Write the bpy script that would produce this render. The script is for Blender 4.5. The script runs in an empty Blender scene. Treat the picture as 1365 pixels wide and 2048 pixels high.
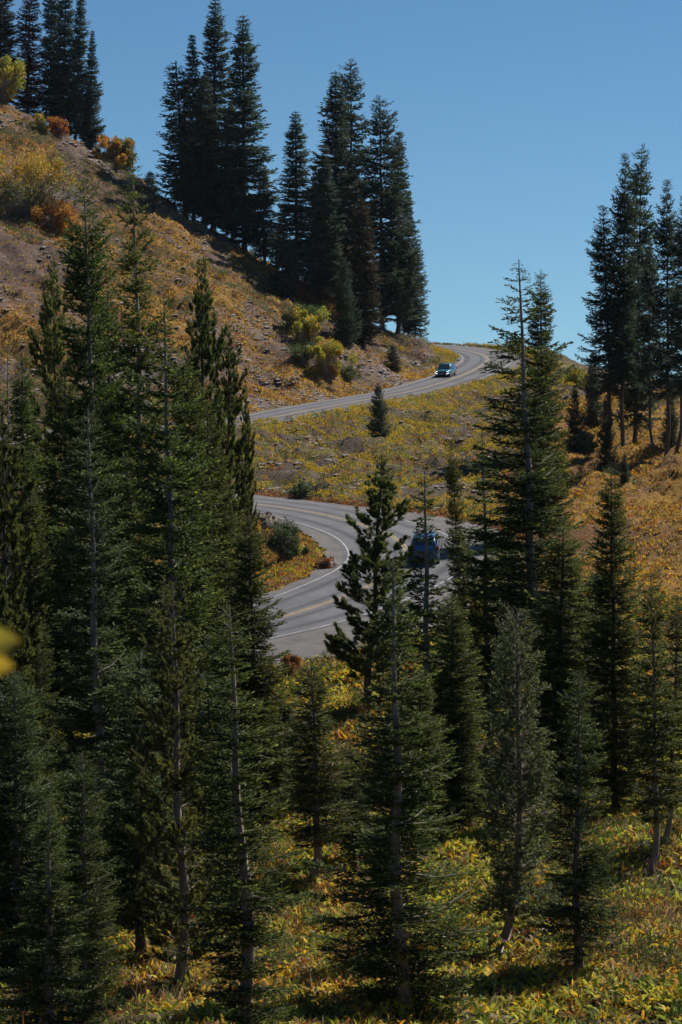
import bpy, math, random
import numpy as np
from mathutils import Vector, Matrix, Euler
PI = math.pi
R_ = math.radians

# ------------------------------------------------------------------ camera
sc = bpy.context.scene
F, W0, H0, HOR = 4836.0, 1365.0, 2048.0, 540.0          # focal length in photo pixels, horizon row
PITCH = math.atan((H0/2-HOR)/F)
cam_d = bpy.data.cameras.new('camera')
cam = bpy.data.objects.new('camera', cam_d); sc.collection.objects.link(cam); sc.camera = cam
cam.rotation_euler = (PI/2-PITCH, 0, 0)
cam_d.sensor_fit = 'VERTICAL'; cam_d.sensor_height = 36.0
cam_d.lens = 36.0*F/H0
cam_d.clip_start = 0.3; cam_d.clip_end = 12000
cam_d.dof.use_dof = True; cam_d.dof.focus_distance = 85; cam_d.dof.aperture_fstop = 8.0

# ------------------------------------------------------------------ light
SUN_EL, SUN_AZ = R_(47), R_(48)                           # azimuth from +Y (view) towards +X
wd = bpy.data.worlds.new('World'); sc.world = wd; wd.use_nodes = True
nt = wd.node_tree; nt.nodes.clear()
wo = nt.nodes.new('ShaderNodeOutputWorld'); bg = nt.nodes.new('ShaderNodeBackground')
sky = nt.nodes.new('ShaderNodeTexSky'); sky.sky_type = 'NISHITA'; sky.sun_disc = False
sky.sun_elevation = SUN_EL; sky.sun_rotation = SUN_AZ
sky.altitude = 2600; sky.air_density = 1.0; sky.dust_density = 0.0; sky.ozone_density = 3.0
tcw = nt.nodes.new('ShaderNodeTexCoord'); vm = nt.nodes.new('ShaderNodeVectorMath'); vm.operation = 'MULTIPLY_ADD'
vm.inputs[1].default_value = (1, 1, .95); vm.inputs[2].default_value = (0, 0, .105)   # deep high-altitude blue down to the far valleys
nt.links.new(tcw.outputs['Generated'], vm.inputs[0]); nt.links.new(vm.outputs[0], sky.inputs['Vector'])
hs = nt.nodes.new('ShaderNodeHueSaturation'); hs.inputs['Saturation'].default_value = 1.12; hs.inputs['Value'].default_value = 1.0
nt.links.new(sky.outputs[0], hs.inputs['Color']); tint = nt.nodes.new('ShaderNodeMix'); tint.data_type = 'RGBA'; tint.blend_type = 'MULTIPLY'; tint.inputs[0].default_value = 1; tint.inputs[7].default_value = (.86, 1.02, .97, 1)
nt.links.new(hs.outputs[0], tint.inputs[6]); nt.links.new(tint.outputs[2], bg.inputs[0]); nt.links.new(bg.outputs[0], wo.inputs[0])
bg.inputs[1].default_value = 0.062
sl = bpy.data.lights.new('sun', 'SUN'); sl.energy = 5.0; sl.angle = R_(0.53); sl.color = (1.0, 0.93, 0.82)
so = bpy.data.objects.new('sun', sl); sc.collection.objects.link(so)
sdir = Vector((math.sin(SUN_AZ)*math.cos(SUN_EL), math.cos(SUN_AZ)*math.cos(SUN_EL), math.sin(SUN_EL)))
so.rotation_euler = sdir.to_track_quat('Z', 'Y').to_euler(); so.location = (40, 60, 80)
sc.view_settings.view_transform = 'Standard'; sc.view_settings.look = 'None'
sc.view_settings.gamma = 1; sc.view_settings.exposure = 0.5; sc.view_settings.use_curve_mapping = False
sc.cycles.max_bounces = 6; sc.cycles.diffuse_bounces = 3; sc.cycles.glossy_bounces = 2
sc.cycles.transmission_bounces = 4; sc.cycles.use_denoising = False if False else sc.cycles.use_denoising

# ------------------------------------------------------------------ helpers
COL = sc.collection
def un(px, py, Y):
    u = (px-W0/2)/F; v = (H0/2-py)/F
    dy = math.cos(PITCH)+v*math.sin(PITCH); dz = -math.sin(PITCH)+v*math.cos(PITCH)
    return (u/dy*Y, Y, dz/dy*Y)
def proj(p):
    d = p[..., 1]*math.cos(PITCH)-p[..., 2]*math.sin(PITCH); up = p[..., 1]*math.sin(PITCH)+p[..., 2]*math.cos(PITCH)
    return W0/2+F*p[..., 0]/d, H0/2-F*up/d

def make_mesh(name, V, Fq, mats, col=None, val=None, smooth=False, midx=None, uv=None):
    """V (n,3); Fq (m,k) int with k = 3 or 4 (or list of such arrays)."""
    me = bpy.data.meshes.new(name)
    Fs = Fq if isinstance(Fq, list) else [Fq]
    V = np.asarray(V, np.float32)
    me.vertices.add(len(V)); me.vertices.foreach_set('co', V.ravel())
    nl = sum(f.size for f in Fs); npoly = sum(len(f) for f in Fs)
    me.loops.add(nl); me.polygons.add(npoly)
    me.loops.foreach_set('vertex_index', np.concatenate([f.ravel() for f in Fs]).astype(np.int32))
    tot = np.concatenate([np.full(len(f), f.shape[1]) for f in Fs]).astype(np.int32)
    me.polygons.foreach_set('loop_start', (np.cumsum(tot)-tot).astype(np.int32))
    try: me.polygons.foreach_set('loop_total', tot)
    except Exception: pass
    if midx is not None: me.polygons.foreach_set('material_index', np.asarray(midx, np.int32))
    me.polygons.foreach_set('use_smooth', np.full(npoly, smooth))
    if col is not None:
        a = me.attributes.new('col', 'FLOAT_COLOR', 'POINT')
        c = np.ones((len(V), 4), np.float32); c[:, :3] = col; a.data.foreach_set('color', c.ravel())
    if val is not None:
        a = me.attributes.new('val', 'FLOAT', 'POINT'); a.data.foreach_set('value', np.asarray(val, np.float32).ravel())
    if uv is not None:
        l = me.uv_layers.new(name='UVMap'); idx = np.concatenate([f.ravel() for f in Fs])
        l.data.foreach_set('uv', np.asarray(uv, np.float32)[idx].ravel())
    for m in (mats if isinstance(mats, (list, tuple)) else [mats]): me.materials.append(m)
    me.update(calc_edges=True); me.validate()
    return me
def link(name, me, parent=None, loc=None):
    o = bpy.data.objects.new(name, me); COL.objects.link(o)
    if parent is not None: o.parent = parent
    if loc is not None: o.location = loc
    return o
def tag(o, label=None, cat=None, group=None, kind=None):
    if label: o['label'] = label
    if cat: o['category'] = cat
    if group: o['group'] = group
    if kind: o['kind'] = kind
    return o
def empty(name, loc=(0, 0, 0), rot=(0, 0, 0)):
    o = bpy.data.objects.new(name, None); COL.objects.link(o); o.location = loc; o.rotation_euler = rot
    o.empty_display_size = 0.3
    return o

# value noise on numpy arrays
_nr = np.random.default_rng(7); _NT = _nr.random((256, 256))
def vnoise(x, y, s=1.0, o=0):
    x = np.asarray(x)/s+o*17.3+1000; y = np.asarray(y)/s+o*9.1+1000
    xi = np.floor(x).astype(int); yi = np.floor(y).astype(int); fx = x-xi; fy = y-yi
    fx = fx*fx*(3-2*fx); fy = fy*fy*(3-2*fy)
    g = lambda a, b: _NT[a & 255, b & 255]
    return (g(xi, yi)*(1-fx)+g(xi+1, yi)*fx)*(1-fy)+(g(xi, yi+1)*(1-fx)+g(xi+1, yi+1)*fx)*fy
def fnoise(x, y, s, o=0, n=3):
    t = 0; a = 1; w = 0
    for i in range(n): t = t+a*vnoise(x, y, s/2**i, o+i); w += a; a *= .55
    return t/w

# ------------------------------------------------------------------ materials
def mat(name):
    m = bpy.data.materials.new(name); m.use_nodes = True; n = m.node_tree
    return m, n, n.nodes['Principled BSDF']
def N(n, t, **kw):
    x = n.nodes.new(t)
    for k, v in kw.items():
        if k.startswith('i_'): x.inputs[k[2:].replace('_', ' ')].default_value = v
        else: setattr(x, k, v)
    return x
def ramp(n, stops, fac):
    r = n.nodes.new('ShaderNodeValToRGB'); e = r.color_ramp.elements
    while len(e) < len(stops): e.new(0.5)
    for el, (p, c) in zip(e, stops): el.position = p; el.color = (*c, 1)
    n.links.new(fac, r.inputs[0]); return r.outputs[0]
def noise_tex(n, scale, detail=4, rough=.55, coord=None):
    t = N(n, 'ShaderNodeTexNoise'); t.inputs['Scale'].default_value = scale
    t.inputs['Detail'].default_value = detail; t.inputs['Roughness'].default_value = rough
    if coord is None:
        tc = n.nodes.new('ShaderNodeTexCoord'); coord = tc.outputs['Object']
    n.links.new(coord, t.inputs['Vector']); return t.outputs['Fac']
def bump(n, b, h, strength, dist):
    x = n.nodes.new('ShaderNodeBump'); x.inputs['Strength'].default_value = strength; x.inputs['Distance'].default_value = dist
    n.links.new(h, x.inputs['Height']); n.links.new(x.outputs[0], b.inputs['Normal'])

def needle_mat(name, dark, light, tip, trans=0.3, rough=0.42, spec=0.5):
    m, n, b = mat(name)
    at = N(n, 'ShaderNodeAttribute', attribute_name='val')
    c = ramp(n, [(0.0, dark), (0.65, light), (1.0, tip)], at.outputs['Fac'])  # shoot variation, plus interior shade and sunlit tips put into the colour
    oi = n.nodes.new('ShaderNodeObjectInfo'); h = n.nodes.new('ShaderNodeHueSaturation')
    mr = N(n, 'ShaderNodeMapRange'); mr.inputs['To Min'].default_value = .8; mr.inputs['To Max'].default_value = 1.2
    n.links.new(oi.outputs['Random'], mr.inputs[0]); n.links.new(mr.outputs[0], h.inputs['Value']); n.links.new(c, h.inputs['Color'])
    m2 = N(n, 'ShaderNodeMath', operation='MULTIPLY'); m2.inputs[1].default_value = 7.3; m3 = N(n, 'ShaderNodeMath', operation='FRACT'); m4 = N(n, 'ShaderNodeMapRange'); m4.inputs['To Min'].default_value = .472; m4.inputs['To Max'].default_value = .515
    n.links.new(oi.outputs['Random'], m2.inputs[0]); n.links.new(m2.outputs[0], m3.inputs[0]); n.links.new(m3.outputs[0], m4.inputs[0]); n.links.new(m4.outputs[0], h.inputs['Hue'])
    n.links.new(h.outputs[0], b.inputs['Base Color'])
    b.inputs['Roughness'].default_value = rough; b.inputs['Specular IOR Level'].default_value = spec
    tr = n.nodes.new('ShaderNodeBsdfTranslucent'); mx = n.nodes.new('ShaderNodeMixShader'); mx.inputs[0].default_value = trans
    n.links.new(h.outputs[0], tr.inputs[0]); n.links.new(b.outputs[0], mx.inputs[1]); n.links.new(tr.outputs[0], mx.inputs[2])
    n.links.new(mx.outputs[0], n.nodes['Material Output'].inputs[0])
    return m
def leaf_mat(name, trans=0.4, rough=0.45, spec=.4):
    m, n, b = mat(name)
    at = N(n, 'ShaderNodeAttribute', attribute_name='col')
    n.links.new(at.outputs['Color'], b.inputs['Base Color'])
    b.inputs['Roughness'].default_value = rough; b.inputs['Specular IOR Level'].default_value = spec
    tr = n.nodes.new('ShaderNodeBsdfTranslucent'); mx = n.nodes.new('ShaderNodeMixShader'); mx.inputs[0].default_value = trans
    n.links.new(at.outputs['Color'], tr.inputs[0]); n.links.new(b.outputs[0], mx.inputs[1]); n.links.new(tr.outputs[0], mx.inputs[2])
    n.links.new(mx.outputs[0], n.nodes['Material Output'].inputs[0])
    return m
def bark_mat(name, c0, c1, c2, scale=6):
    m, n, b = mat(name)
    tc = n.nodes.new('ShaderNodeTexCoord'); mp = n.nodes.new('ShaderNodeMapping'); mp.inputs['Scale'].default_value = (1, 1, .25)
    n.links.new(tc.outputs['Object'], mp.inputs[0])
    f = noise_tex(n, scale, 6, .65, mp.outputs[0])
    n.links.new(ramp(n, [(0.3, c0), (0.5, c1), (0.72, c2)], f), b.inputs['Base Color'])
    b.inputs['Roughness'].default_value = .85
    f2 = noise_tex(n, scale*5, 4, .7, mp.outputs[0]); bump(n, b, f2, .7, .02)
    return m

M = {}
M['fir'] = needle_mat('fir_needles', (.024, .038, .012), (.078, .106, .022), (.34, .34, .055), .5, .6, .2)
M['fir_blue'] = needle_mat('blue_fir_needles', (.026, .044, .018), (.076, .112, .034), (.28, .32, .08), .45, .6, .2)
M['fir_far'] = needle_mat('far_fir_needles', (.024, .044, .032), (.052, .080, .048), (.14, .14, .06), .4, .6, .2)
M['fir_brown'] = needle_mat('browning_fir_needles', (.034, .036, .020), (.066, .058, .028), (.12, .09, .04), .3, .6, .2)
M['fir_red'] = needle_mat('dying_fir_needles', (.06, .024, .018), (.12, .045, .03), (.17, .075, .045), .35, .6, .2)
M['pine'] = needle_mat('pine_needles', (.05, .065, .018), (.11, .14, .034), (.30, .28, .07), .5, .5, .3)
M['hemlock'] = needle_mat('hemlock_needles', (.07, .09, .035), (.15, .18, .06), (.36, .36, .15), .5, .45, .35)
M['bark_grey'] = bark_mat('grey_fir_bark', (.09, .066, .052), (.24, .18, .15), (.42, .34, .29))
M['bark_dark'] = bark_mat('dark_fir_bark', (.035, .027, .024), (.075, .055, .046), (.13, .10, .085))
M['bark_tan'] = bark_mat('tan_fir_bark', (.14, .10, .075), (.33, .245, .19), (.50, .39, .32))
M['twig'] = bark_mat('branch_bark', (.10, .08, .066), (.20, .16, .135), (.34, .29, .25), 14)
M['leaf'] = leaf_mat('ground_leaf', .45, .6, .22)
M['shrub_leaf'] = leaf_mat('shrub_leaf', .45)

# ground
def ground_material():
    m, n, b = mat('hillside_soil')
    at = N(n, 'ShaderNodeAttribute', attribute_name='col')
    f1 = noise_tex(n, 1.3, 8, .72); f2 = noise_tex(n, 9, 5, .7)
    mul = ramp(n, [(0.28, (.45, .43, .42)), (0.5, (1, 1, 1)), (0.72, (1.45, 1.4, 1.35))], f1)
    mul2 = ramp(n, [(0.3, (.6, .6, .6)), (0.5, (1, 1, 1)), (0.68, (1.5, 1.5, 1.55))], f2)
    a = N(n, 'ShaderNodeMix', data_type='RGBA', blend_type='MULTIPLY'); a.inputs[0].default_value = 1
    n.links.new(at.outputs['Color'], a.inputs[6]); n.links.new(mul, a.inputs[7])
    c = N(n, 'ShaderNodeMix', data_type='RGBA', blend_type='MULTIPLY'); c.inputs[0].default_value = 1
    n.links.new(a.outputs[2], c.inputs[6]); n.links.new(mul2, c.inputs[7])
    n.links.new(c.outputs[2], b.inputs['Base Color']); b.inputs['Roughness'].default_value = .95
    b.inputs['Specular IOR Level'].default_value = .2
    f3 = noise_tex(n, 3.0, 8, .75); bump(n, b, f3, 1.0, .35)
    return m
def asphalt_material():
    m, n, b = mat('worn_asphalt')
    uvn = n.nodes.new('ShaderNodeUVMap'); uvn.uv_map = 'UVMap'
    sep = n.nodes.new('ShaderNodeSeparateXYZ'); n.links.new(uvn.outputs[0], sep.inputs[0])
    mp = n.nodes.new('ShaderNodeMapping'); mp.inputs['Scale'].default_value = (1, .05, 1); n.links.new(uvn.outputs[0], mp.inputs[0])
    fw = noise_tex(n, 1.6, 4, .6, mp.outputs[0])
    # wobble the across coordinate a little, then dark oily tracks along each lane
    ad = N(n, 'ShaderNodeMath', operation='MULTIPLY_ADD'); ad.inputs[1].default_value = .5; n.links.new(fw, ad.inputs[0]); n.links.new(sep.outputs[0], ad.inputs[2])
    ab = N(n, 'ShaderNodeMath', operation='ABSOLUTE'); s0 = N(n, 'ShaderNodeMath', operation='SUBTRACT'); s0.inputs[1].default_value = .25
    n.links.new(ad.outputs[0], s0.inputs[0]); n.links.new(s0.outputs[0], ab.inputs[0])
    dv = N(n, 'ShaderNodeMath', operation='DIVIDE'); dv.inputs[1].default_value = 4.0; n.links.new(ab.outputs[0], dv.inputs[0])
    tr = ramp(n, [(0.0, (1.0,)*3), (.10, (1.05,)*3), (.19, (.52,)*3), (.27, (1.06,)*3), (.42, (1.1,)*3), (.52, (1.08,)*3), (.64, (.50,)*3), (.74, (1.06,)*3), (1, (.95,)*3)], dv.outputs[0])
    f1 = noise_tex(n, .35, 6, .65); f2 = noise_tex(n, 22, 3, .8)
    base = ramp(n, [(.3, (.068, .069, .080)), (.7, (.112, .113, .127))], f1)
    sp = ramp(n, [(.3, (.6,)*3), (.5, (1,)*3), (.7, (1.45,)*3)], f2)
    x = N(n, 'ShaderNodeMix', data_type='RGBA', blend_type='MULTIPLY'); x.inputs[0].default_value = 1; n.links.new(base, x.inputs[6]); n.links.new(tr, x.inputs[7])
    y = N(n, 'ShaderNodeMix', data_type='RGBA', blend_type='MULTIPLY'); y.inputs[0].default_value = 1; n.links.new(x.outputs[2], y.inputs[6]); n.links.new(sp, y.inputs[7])
    n.links.new(y.outputs[2], b.inputs['Base Color']); b.inputs['Roughness'].default_value = .85; b.inputs['Specular IOR Level'].default_value = .3
    bump(n, b, f2, .3, .01)
    return m
def speck_material(name, c0, c1, scale=18, rough=.9):
    m, n, b = mat(name)
    f1 = noise_tex(n, .7, 5, .65); f2 = noise_tex(n, scale, 3, .8)
    base = ramp(n, [(.3, c0), (.7, c1)], f1); sp = ramp(n, [(.3, (.5,)*3), (.5, (1,)*3), (.7, (1.5,)*3)], f2)
    y = N(n, 'ShaderNodeMix', data_type='RGBA', blend_type='MULTIPLY'); y.inputs[0].default_value = 1; n.links.new(base, y.inputs[6]); n.links.new(sp, y.inputs[7])
    n.links.new(y.outputs[2], b.inputs['Base Color']); b.inputs['Roughness'].default_value = rough
    bump(n, b, f2, .5, .03); return m
def plain(name, c, rough=.5, metal=0, coat=0, nscale=6, var=.15, spec=.5):
    m, n, b = mat(name); f = noise_tex(n, nscale, 3)
    n.links.new(ramp(n, [(.3, tuple(v*(1-var) for v in c)), (.7, tuple(min(1, v*(1+var)) for v in c))], f), b.inputs['Base Color'])
    b.inputs['Roughness'].default_value = rough; b.inputs['Metallic'].default_value = metal; b.inputs['Coat Weight'].default_value = coat
    b.inputs['Specular IOR Level'].default_value = spec
    return m
M['ground'] = ground_material(); M['asphalt'] = asphalt_material()
M['gravel'] = speck_material('gravel_shoulder', (.06, .056, .058), (.12, .11, .108))
M['white_line'] = plain('worn_white_paint', (.28, .28, .28), .7, nscale=2.5, var=.3)
M['yellow_line'] = plain('worn_yellow_paint', (.30, .21, .09), .7, nscale=2.5, var=.3)
M['stone'] = speck_material('grey_stone', (.12, .105, .10), (.30, .27, .255), 6)

# ------------------------------------------------------------------ road centrelines (world)
road_c = np.array([[-75, 104, -18.6], [-45, 110, -18.9], [-28, 113.5, -19.0], [-16.3, 116, -18.95], [-11.7, 118.3, -18.85], [-7.7, 121.4, -18.55], [-3.33, 125.8, -18.19], [-1.12, 129, -17.94], [1.0, 132.9, -17.65],
    [3.17, 138.5, -17.34], [4.08, 143.7, -17.07], [3.38, 151.5, -16.8], [1.06, 158.9, -16.64], [-3.04, 166.8, -16.53], [-9.4, 174, -16.5],
    [-19, 179, -16.2], [-28, 184.5, -15.8], [-34, 194, -15.2], [-32, 204, -14.7], [-25, 210.5, -14.2], [-16, 214, -13.8], [-7.8, 219.5, -13.55],
    [-3.2, 232, -13.4], [1.4, 245.5, -13.3], [6.31, 260.4, -13.24], [10.26, 272.2, -12.93], [15.0, 289, -12.3], [18.1, 304, -11.6], [18.9, 317, -11.2],
    [17.3, 330, -10.95], [13.8, 341, -10.75], [7, 351, -10.7], [-4, 359, -11.2], [-18, 366, -12.0]])
def spline(p, n=14):
    q = np.vstack([2*p[0]-p[1], p, 2*p[-1]-p[-2]]); o = []
    for i in range(1, len(q)-2):
        a, b, c, d = q[i-1:i+3]
        for t in np.linspace(0, 1, n, endpoint=False):
            o.append(.5*((2*b)+(-a+c)*t+(2*a-5*b+4*c-d)*t*t+(-a+3*b-3*c+d)*t**3))
    o.append(q[-2]); return np.array(o)
RC = spline(road_c)
_ds = np.linalg.norm(np.diff(RC, axis=0), axis=1); RS = np.r_[0, np.cumsum(_ds)]
# resample evenly at 0.8 m
_s = np.arange(0, RS[-1], .8); RC = np.stack([np.interp(_s, RS, RC[:, i]) for i in range(3)], 1)
for _ in range(3): RC[1:-1] = .25*RC[:-2]+.5*RC[1:-1]+.25*RC[2:]
RS = np.r_[0, np.cumsum(np.linalg.norm(np.diff(RC, axis=0), axis=1))]
_t = np.gradient(RC, axis=0)[:, :2]; _t /= np.linalg.norm(_t, axis=1)[:, None]
RN = np.stack([_t[:, 1], -_t[:, 0]], 1)                 # right of travel (uphill travel)
# half width of the marked road (to the white lines): wider on the lower bend
def near_s(x, y): return RS[np.argmin((RC[:, 0]-x)**2+(RC[:, 1]-y)**2)]
S_up = near_s(-7.8, 219.5); S_low = near_s(-9.4, 174)
HW = np.interp(RS, [0, S_low, S_up, RS[-1]], [3.6, 3.6, 3.15, 3.15])
# verge widths beyond the white line (right = outer side of the lower bend, left = inner)
kR = [(0, 1.6), (near_s(-28, 113.5), 2.0), (near_s(-16, 116), 3.0), (near_s(-7.7, 121.4), 5.6), (near_s(-1, 129), 5.4), (near_s(2.2, 135.5), 1.6), (near_s(4.08, 143.7), 1.2), (near_s(4.0, 147.7), 2.2),
      (near_s(3.4, 151.5), 4.2), (near_s(1, 158.9), 3.4), (near_s(-3, 166.8), 1.2), (S_up, .5), (near_s(10.3, 272), .9), (near_s(15, 289), 1.6), (near_s(18, 304), 2.6), (near_s(18.9, 317), 1.6), (RS[-1], .8)]
VR = np.interp(RS, [a for a, _ in kR], [b for _, b in kR]); VL = np.interp(RS, [0, near_s(3, 138), near_s(4, 143.7), near_s(2, 156), S_low, RS[-1]], [.7, .9, 1.5, 1.5, .7, .4])

# ------------------------------------------------------------------ terrain
ctrl = [  # (px, py, Y): points of the land seen in the photograph
 (0, 205, 345), (110, 262, 340), (200, 310, 335), (330, 400, 325), (450, 488, 318), (560, 565, 312), (700, 640, 312), (790, 672, 322), (835, 684, 335),
 (0, 350, 305), (150, 480, 285), (0, 560, 262), (300, 620, 262), (0, 800, 236), (250, 780, 238), (420, 700, 255), (480, 600, 280), (560, 700, 268),
 (620, 740, 258), (700, 720, 275), (780, 740, 282), (850, 730, 300), (520, 800, 232), (640, 800, 240),
 (700, 900, 203), (560, 880, 203), (560, 960, 182), (700, 970, 180), (800, 860, 222), (800, 930, 193), (900, 950, 190), (900, 890, 212), (900, 820, 242), (1000, 900, 212), (1000, 960, 185), (1000, 820, 250),
 (1040, 760, 280), (1060, 700, 325), (1150, 742, 292), (1100, 840, 240),
 (1200, 940, 188), (1240, 888, 204), (1340, 908, 194), (1365, 950, 178), (1300, 835, 232), (1230, 800, 250), (1300, 786, 255), (1365, 780, 255),
 (1500, 880, 200), (1500, 1000, 160), (1365, 1200, 124), (1200, 1250, 124), (1050, 1150, 145), (1100, 1000, 172), (1365, 1050, 150), (1000, 1250, 126), (900, 1330, 116),
 (1365, 1500, 95), (1200, 1560, 92), (980, 1540, 95), (682, 1450, 104), (620, 1770, 76), (1330, 1750, 76), (1020, 1920, 64), (300, 1600, 90), (0, 1600, 90),
 (682, 2048, 58), (0, 2048, 58), (1365, 2048, 58), (300, 1180, 143), (60, 1200, 140), (450, 1120, 152), (560, 1110, 150), (530, 1040, 158), (620, 1120, 146), (400, 1400, 108), (0, 1440, 104), (700, 1400, 110)]
cw = [un(*c) for c in ctrl]
cw += [(0, 40, -13.5), (25, 40, -13), (-25, 40, -13), (0, 22, -7.5), (20, 20, -7), (-20, 20, -7), (0, 0, -1.8), (15, 0, -1.8), (-15, 0, -1.8), (40, 60, -17), (-40, 60, -17),
       (60, 110, -17), (-60, 140, -16), (-60, 190, -8), (-60, 240, 2), (-60, 300, 18), (-75, 345, 34), (-60, 380, 26), (-40, 375, 15), (-20, 355, 0), (-5, 350, -7), (-28, 362, 5), (-12, 375, -8),
       (0, 385, -16), (25, 362, -14), (30, 400, -22), (60, 300, -16), (60, 200, -12), (70, 150, -14), (40, 280, -15), (50, 330, -20), (30, 330, -12.5), (-60, 440, 10), (0, 440, -25), (60, 440, -32), (60, 380, -25), (24, 345, -11.5)]
cw = [c for c in cw]
for i in range(0, len(RC), 9): cw.append(tuple(RC[i]))
cw = np.array(cw)
def tps_fit(P, lam=2.0):
    n = len(P); d = np.linalg.norm(P[:, None, :2]-P[None, :, :2], axis=2); K = np.where(d > 0, d*d*np.log(d+1e-9), 0)/2500
    A = np.zeros((n+3, n+3)); A[:n, :n] = K+lam*np.eye(n)*.01; A[:n, n] = 1; A[:n, n+1:] = P[:, :2]/50; A[n:, :n] = A[:n, n:].T
    return np.linalg.solve(A, np.r_[P[:, 2], 0, 0, 0])
TW = tps_fit(cw)
def tps(x, y):
    o = np.empty(len(x)); n = len(cw)
    for a in range(0, len(x), 20000):
        X = x[a:a+20000]; Y = y[a:a+20000]
        d = np.sqrt((X[:, None]-cw[None, :, 0])**2+(Y[:, None]-cw[None, :, 1])**2); K = np.where(d > 0, d*d*np.log(d+1e-9), 0)/2500
        o[a:a+20000] = K@TW[:n]+TW[n]+X/50*TW[n+1]+Y/50*TW[n+2]
    return o
gx = np.r_[-1500, -700, -300, -170, -110, -90, np.arange(-78, 78.01, .6), 90, 110, 170, 300, 700, 1500]
gy = np.r_[-600, -200, -60, -25, -10, 0, 10, 18, np.arange(24, 400, .6), 410, 430, 460, 520, 700, 1200, 2200]
GX, GY = np.meshgrid(gx, gy); fx, fy = GX.ravel(), GY.ravel()
cx, cy = np.clip(fx, -80, 80), np.clip(fy, -10, 440)
Z = tps(cx, cy)
far = np.maximum(np.abs(fx)-80, 0)+np.maximum(fy-440, 0)+np.maximum(-10-fy, 0)
Z = Z-np.maximum(fy-440, 0)*.16-np.maximum(fx-80, 0)*.12-np.maximum(-10-fy, 0)*.05
def road_info(x, y):
    """nearest road sample index, signed distance (right +)"""
    idx = np.zeros(len(x), int); dist = np.full(len(x), 1e3)
    m = np.where((x > RC[:, 0].min()-20) & (x < RC[:, 0].max()+20) & (y > RC[:, 1].min()-20) & (y < RC[:, 1].max()+20))[0]
    for a in range(0, len(m), 8000):
        k = m[a:a+8000]; d2 = (x[k, None]-RC[None, :, 0])**2+(y[k, None]-RC[None, :, 1])**2
        j = d2.argmin(1); idx[k] = j; dist[k] = np.sqrt(d2[np.arange(len(k)), j])
    sgn = np.sign((x-RC[idx, 0])*RN[idx, 0]+(y-RC[idx, 1])*RN[idx, 1])
    return idx, dist, sgn
ri, rd, rs = road_info(fx, fy)
lim = HW[ri]+np.where(rs > 0, VR[ri], VL[ri])
beyond = rd-lim                                            # metres outside the paved/verge strip
zone_hill = np.clip((fy-225)/40, 0, 1)*(fx < 14)
w = np.clip((beyond-.35)/4.0, 0, 1); w = w*w*(3-2*w)
rough = (fnoise(fx, fy, 9, 1, 4)-.5)*2.0+(fnoise(fx, fy, 2.2, 5, 3)-.5)*(.8+1.7*((fy > 168) & (fx < 30)))-np.abs(fnoise(fx*.8, fy*.4, 5, 25, 3)-.5)*2.4*((fy > 170) & (fy < 262) & (fx > -30) & (fx < 24))-np.abs(fnoise(fx*.5+fy*.9, fy*.25, 7, 15, 2)-.5)*3.0*(zone_hill)
Zf = Z+rough*np.clip(beyond/5, 0, 1)
Z = np.where(beyond < 30, (RC[ri, 2]-.10)*(1-w)+Zf*w, Zf)
ZG = Z.reshape(GX.shape)
def gz(x, y):
    x = np.atleast_1d(np.asarray(x, float)); y = np.atleast_1d(np.asarray(y, float))
    i = np.clip(np.searchsorted(gx, x)-1, 0, len(gx)-2); j = np.clip(np.searchsorted(gy, y)-1, 0, len(gy)-2)
    a = (x-gx[i])/(gx[i+1]-gx[i]); b = (y-gy[j])/(gy[j+1]-gy[j])
    return (ZG[j, i]*(1-a)+ZG[j, i+1]*a)*(1-b)+(ZG[j+1, i]*(1-a)+ZG[j+1, i+1]*a)*b
# zone of ground cover: 0 left hillside, 1 slope between the roads, 2 right slope, 3 inside bend, 4 foreground
up_i = np.where(RS >= near_s(-28, 184.5))[0]
def zone(x, y):
    x = np.asarray(x); y = np.asarray(y)
    # upper road x as a function of y (first leg)
    ux = np.interp(y, [200, 214, 219.5, 245.5, 260.4, 272, 289, 304, 317, 330], [-34, -16, -7.8, 1.4, 6.3, 10.3, 15, 18.1, 18.9, 17.3])
    z = np.full(x.shape, 1)
    z[(x < ux) & (y > 206)] = 0
    z[y > 330] = 0; z[(x > 12) & (y > 300)] = 1
    cr = (x+58*0-22-(y-190)*.02)
    z[(x > 10.5+np.maximum(y-170, 0)*.12) & (y > 105) & (y < 260)] = 2
    z[(y > 117) & (y < 172) & (x < np.interp(y, [118, 126, 133, 138.5, 144, 151, 159, 167], [-11, -3.3, 1, 3.1, 4, 3.4, 1, -3]))] = 3
    z[y < np.interp(x, [-40, -16, -7.7, -1, 3, 17, 40], [111, 115, 120, 127, 131, 128, 112])] = 4
    return z
zn = zone(fx, fy)
dirt = np.array([(.120, .082, .064), (.100, .078, .058), (.16, .085, .034), (.12, .066, .035), (.062, .046, .022)])[zn]
veg = np.array([(.24, .135, .036), (.15, .13, .03), (.26, .15, .032), (.19, .11, .025), (.07, .075, .018)])[zn]
nz = fnoise(fx, fy, 7, 3, 4); k = np.clip((nz-np.array([.48, .5, .36, .4, .42])[zn])/.16, 0, 1)[:, None]
gc = dirt*(1-k)+veg*k
# rocky bands on the left hillside
kk = (np.clip((fnoise(fx+fy*.3, fy*.6, 6, 11, 4)-.52)/.08, 0, 1)*(zn == 0))[:, None]
gc = gc*(1-kk*.8)+np.array([.15, .12, .115])*kk*.8
nx, ny = len(gx), len(gy)
ii = (np.arange(ny-1)[:, None]*nx+np.arange(nx-1)[None]).ravel()
quads = np.stack([ii, ii+1, ii+nx+1, ii+nx], 1)
tag(link('ground', make_mesh('ground', np.stack([fx, fy, Z], 1), quads, M['ground'], col=gc, smooth=True)), kind='structure')

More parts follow.
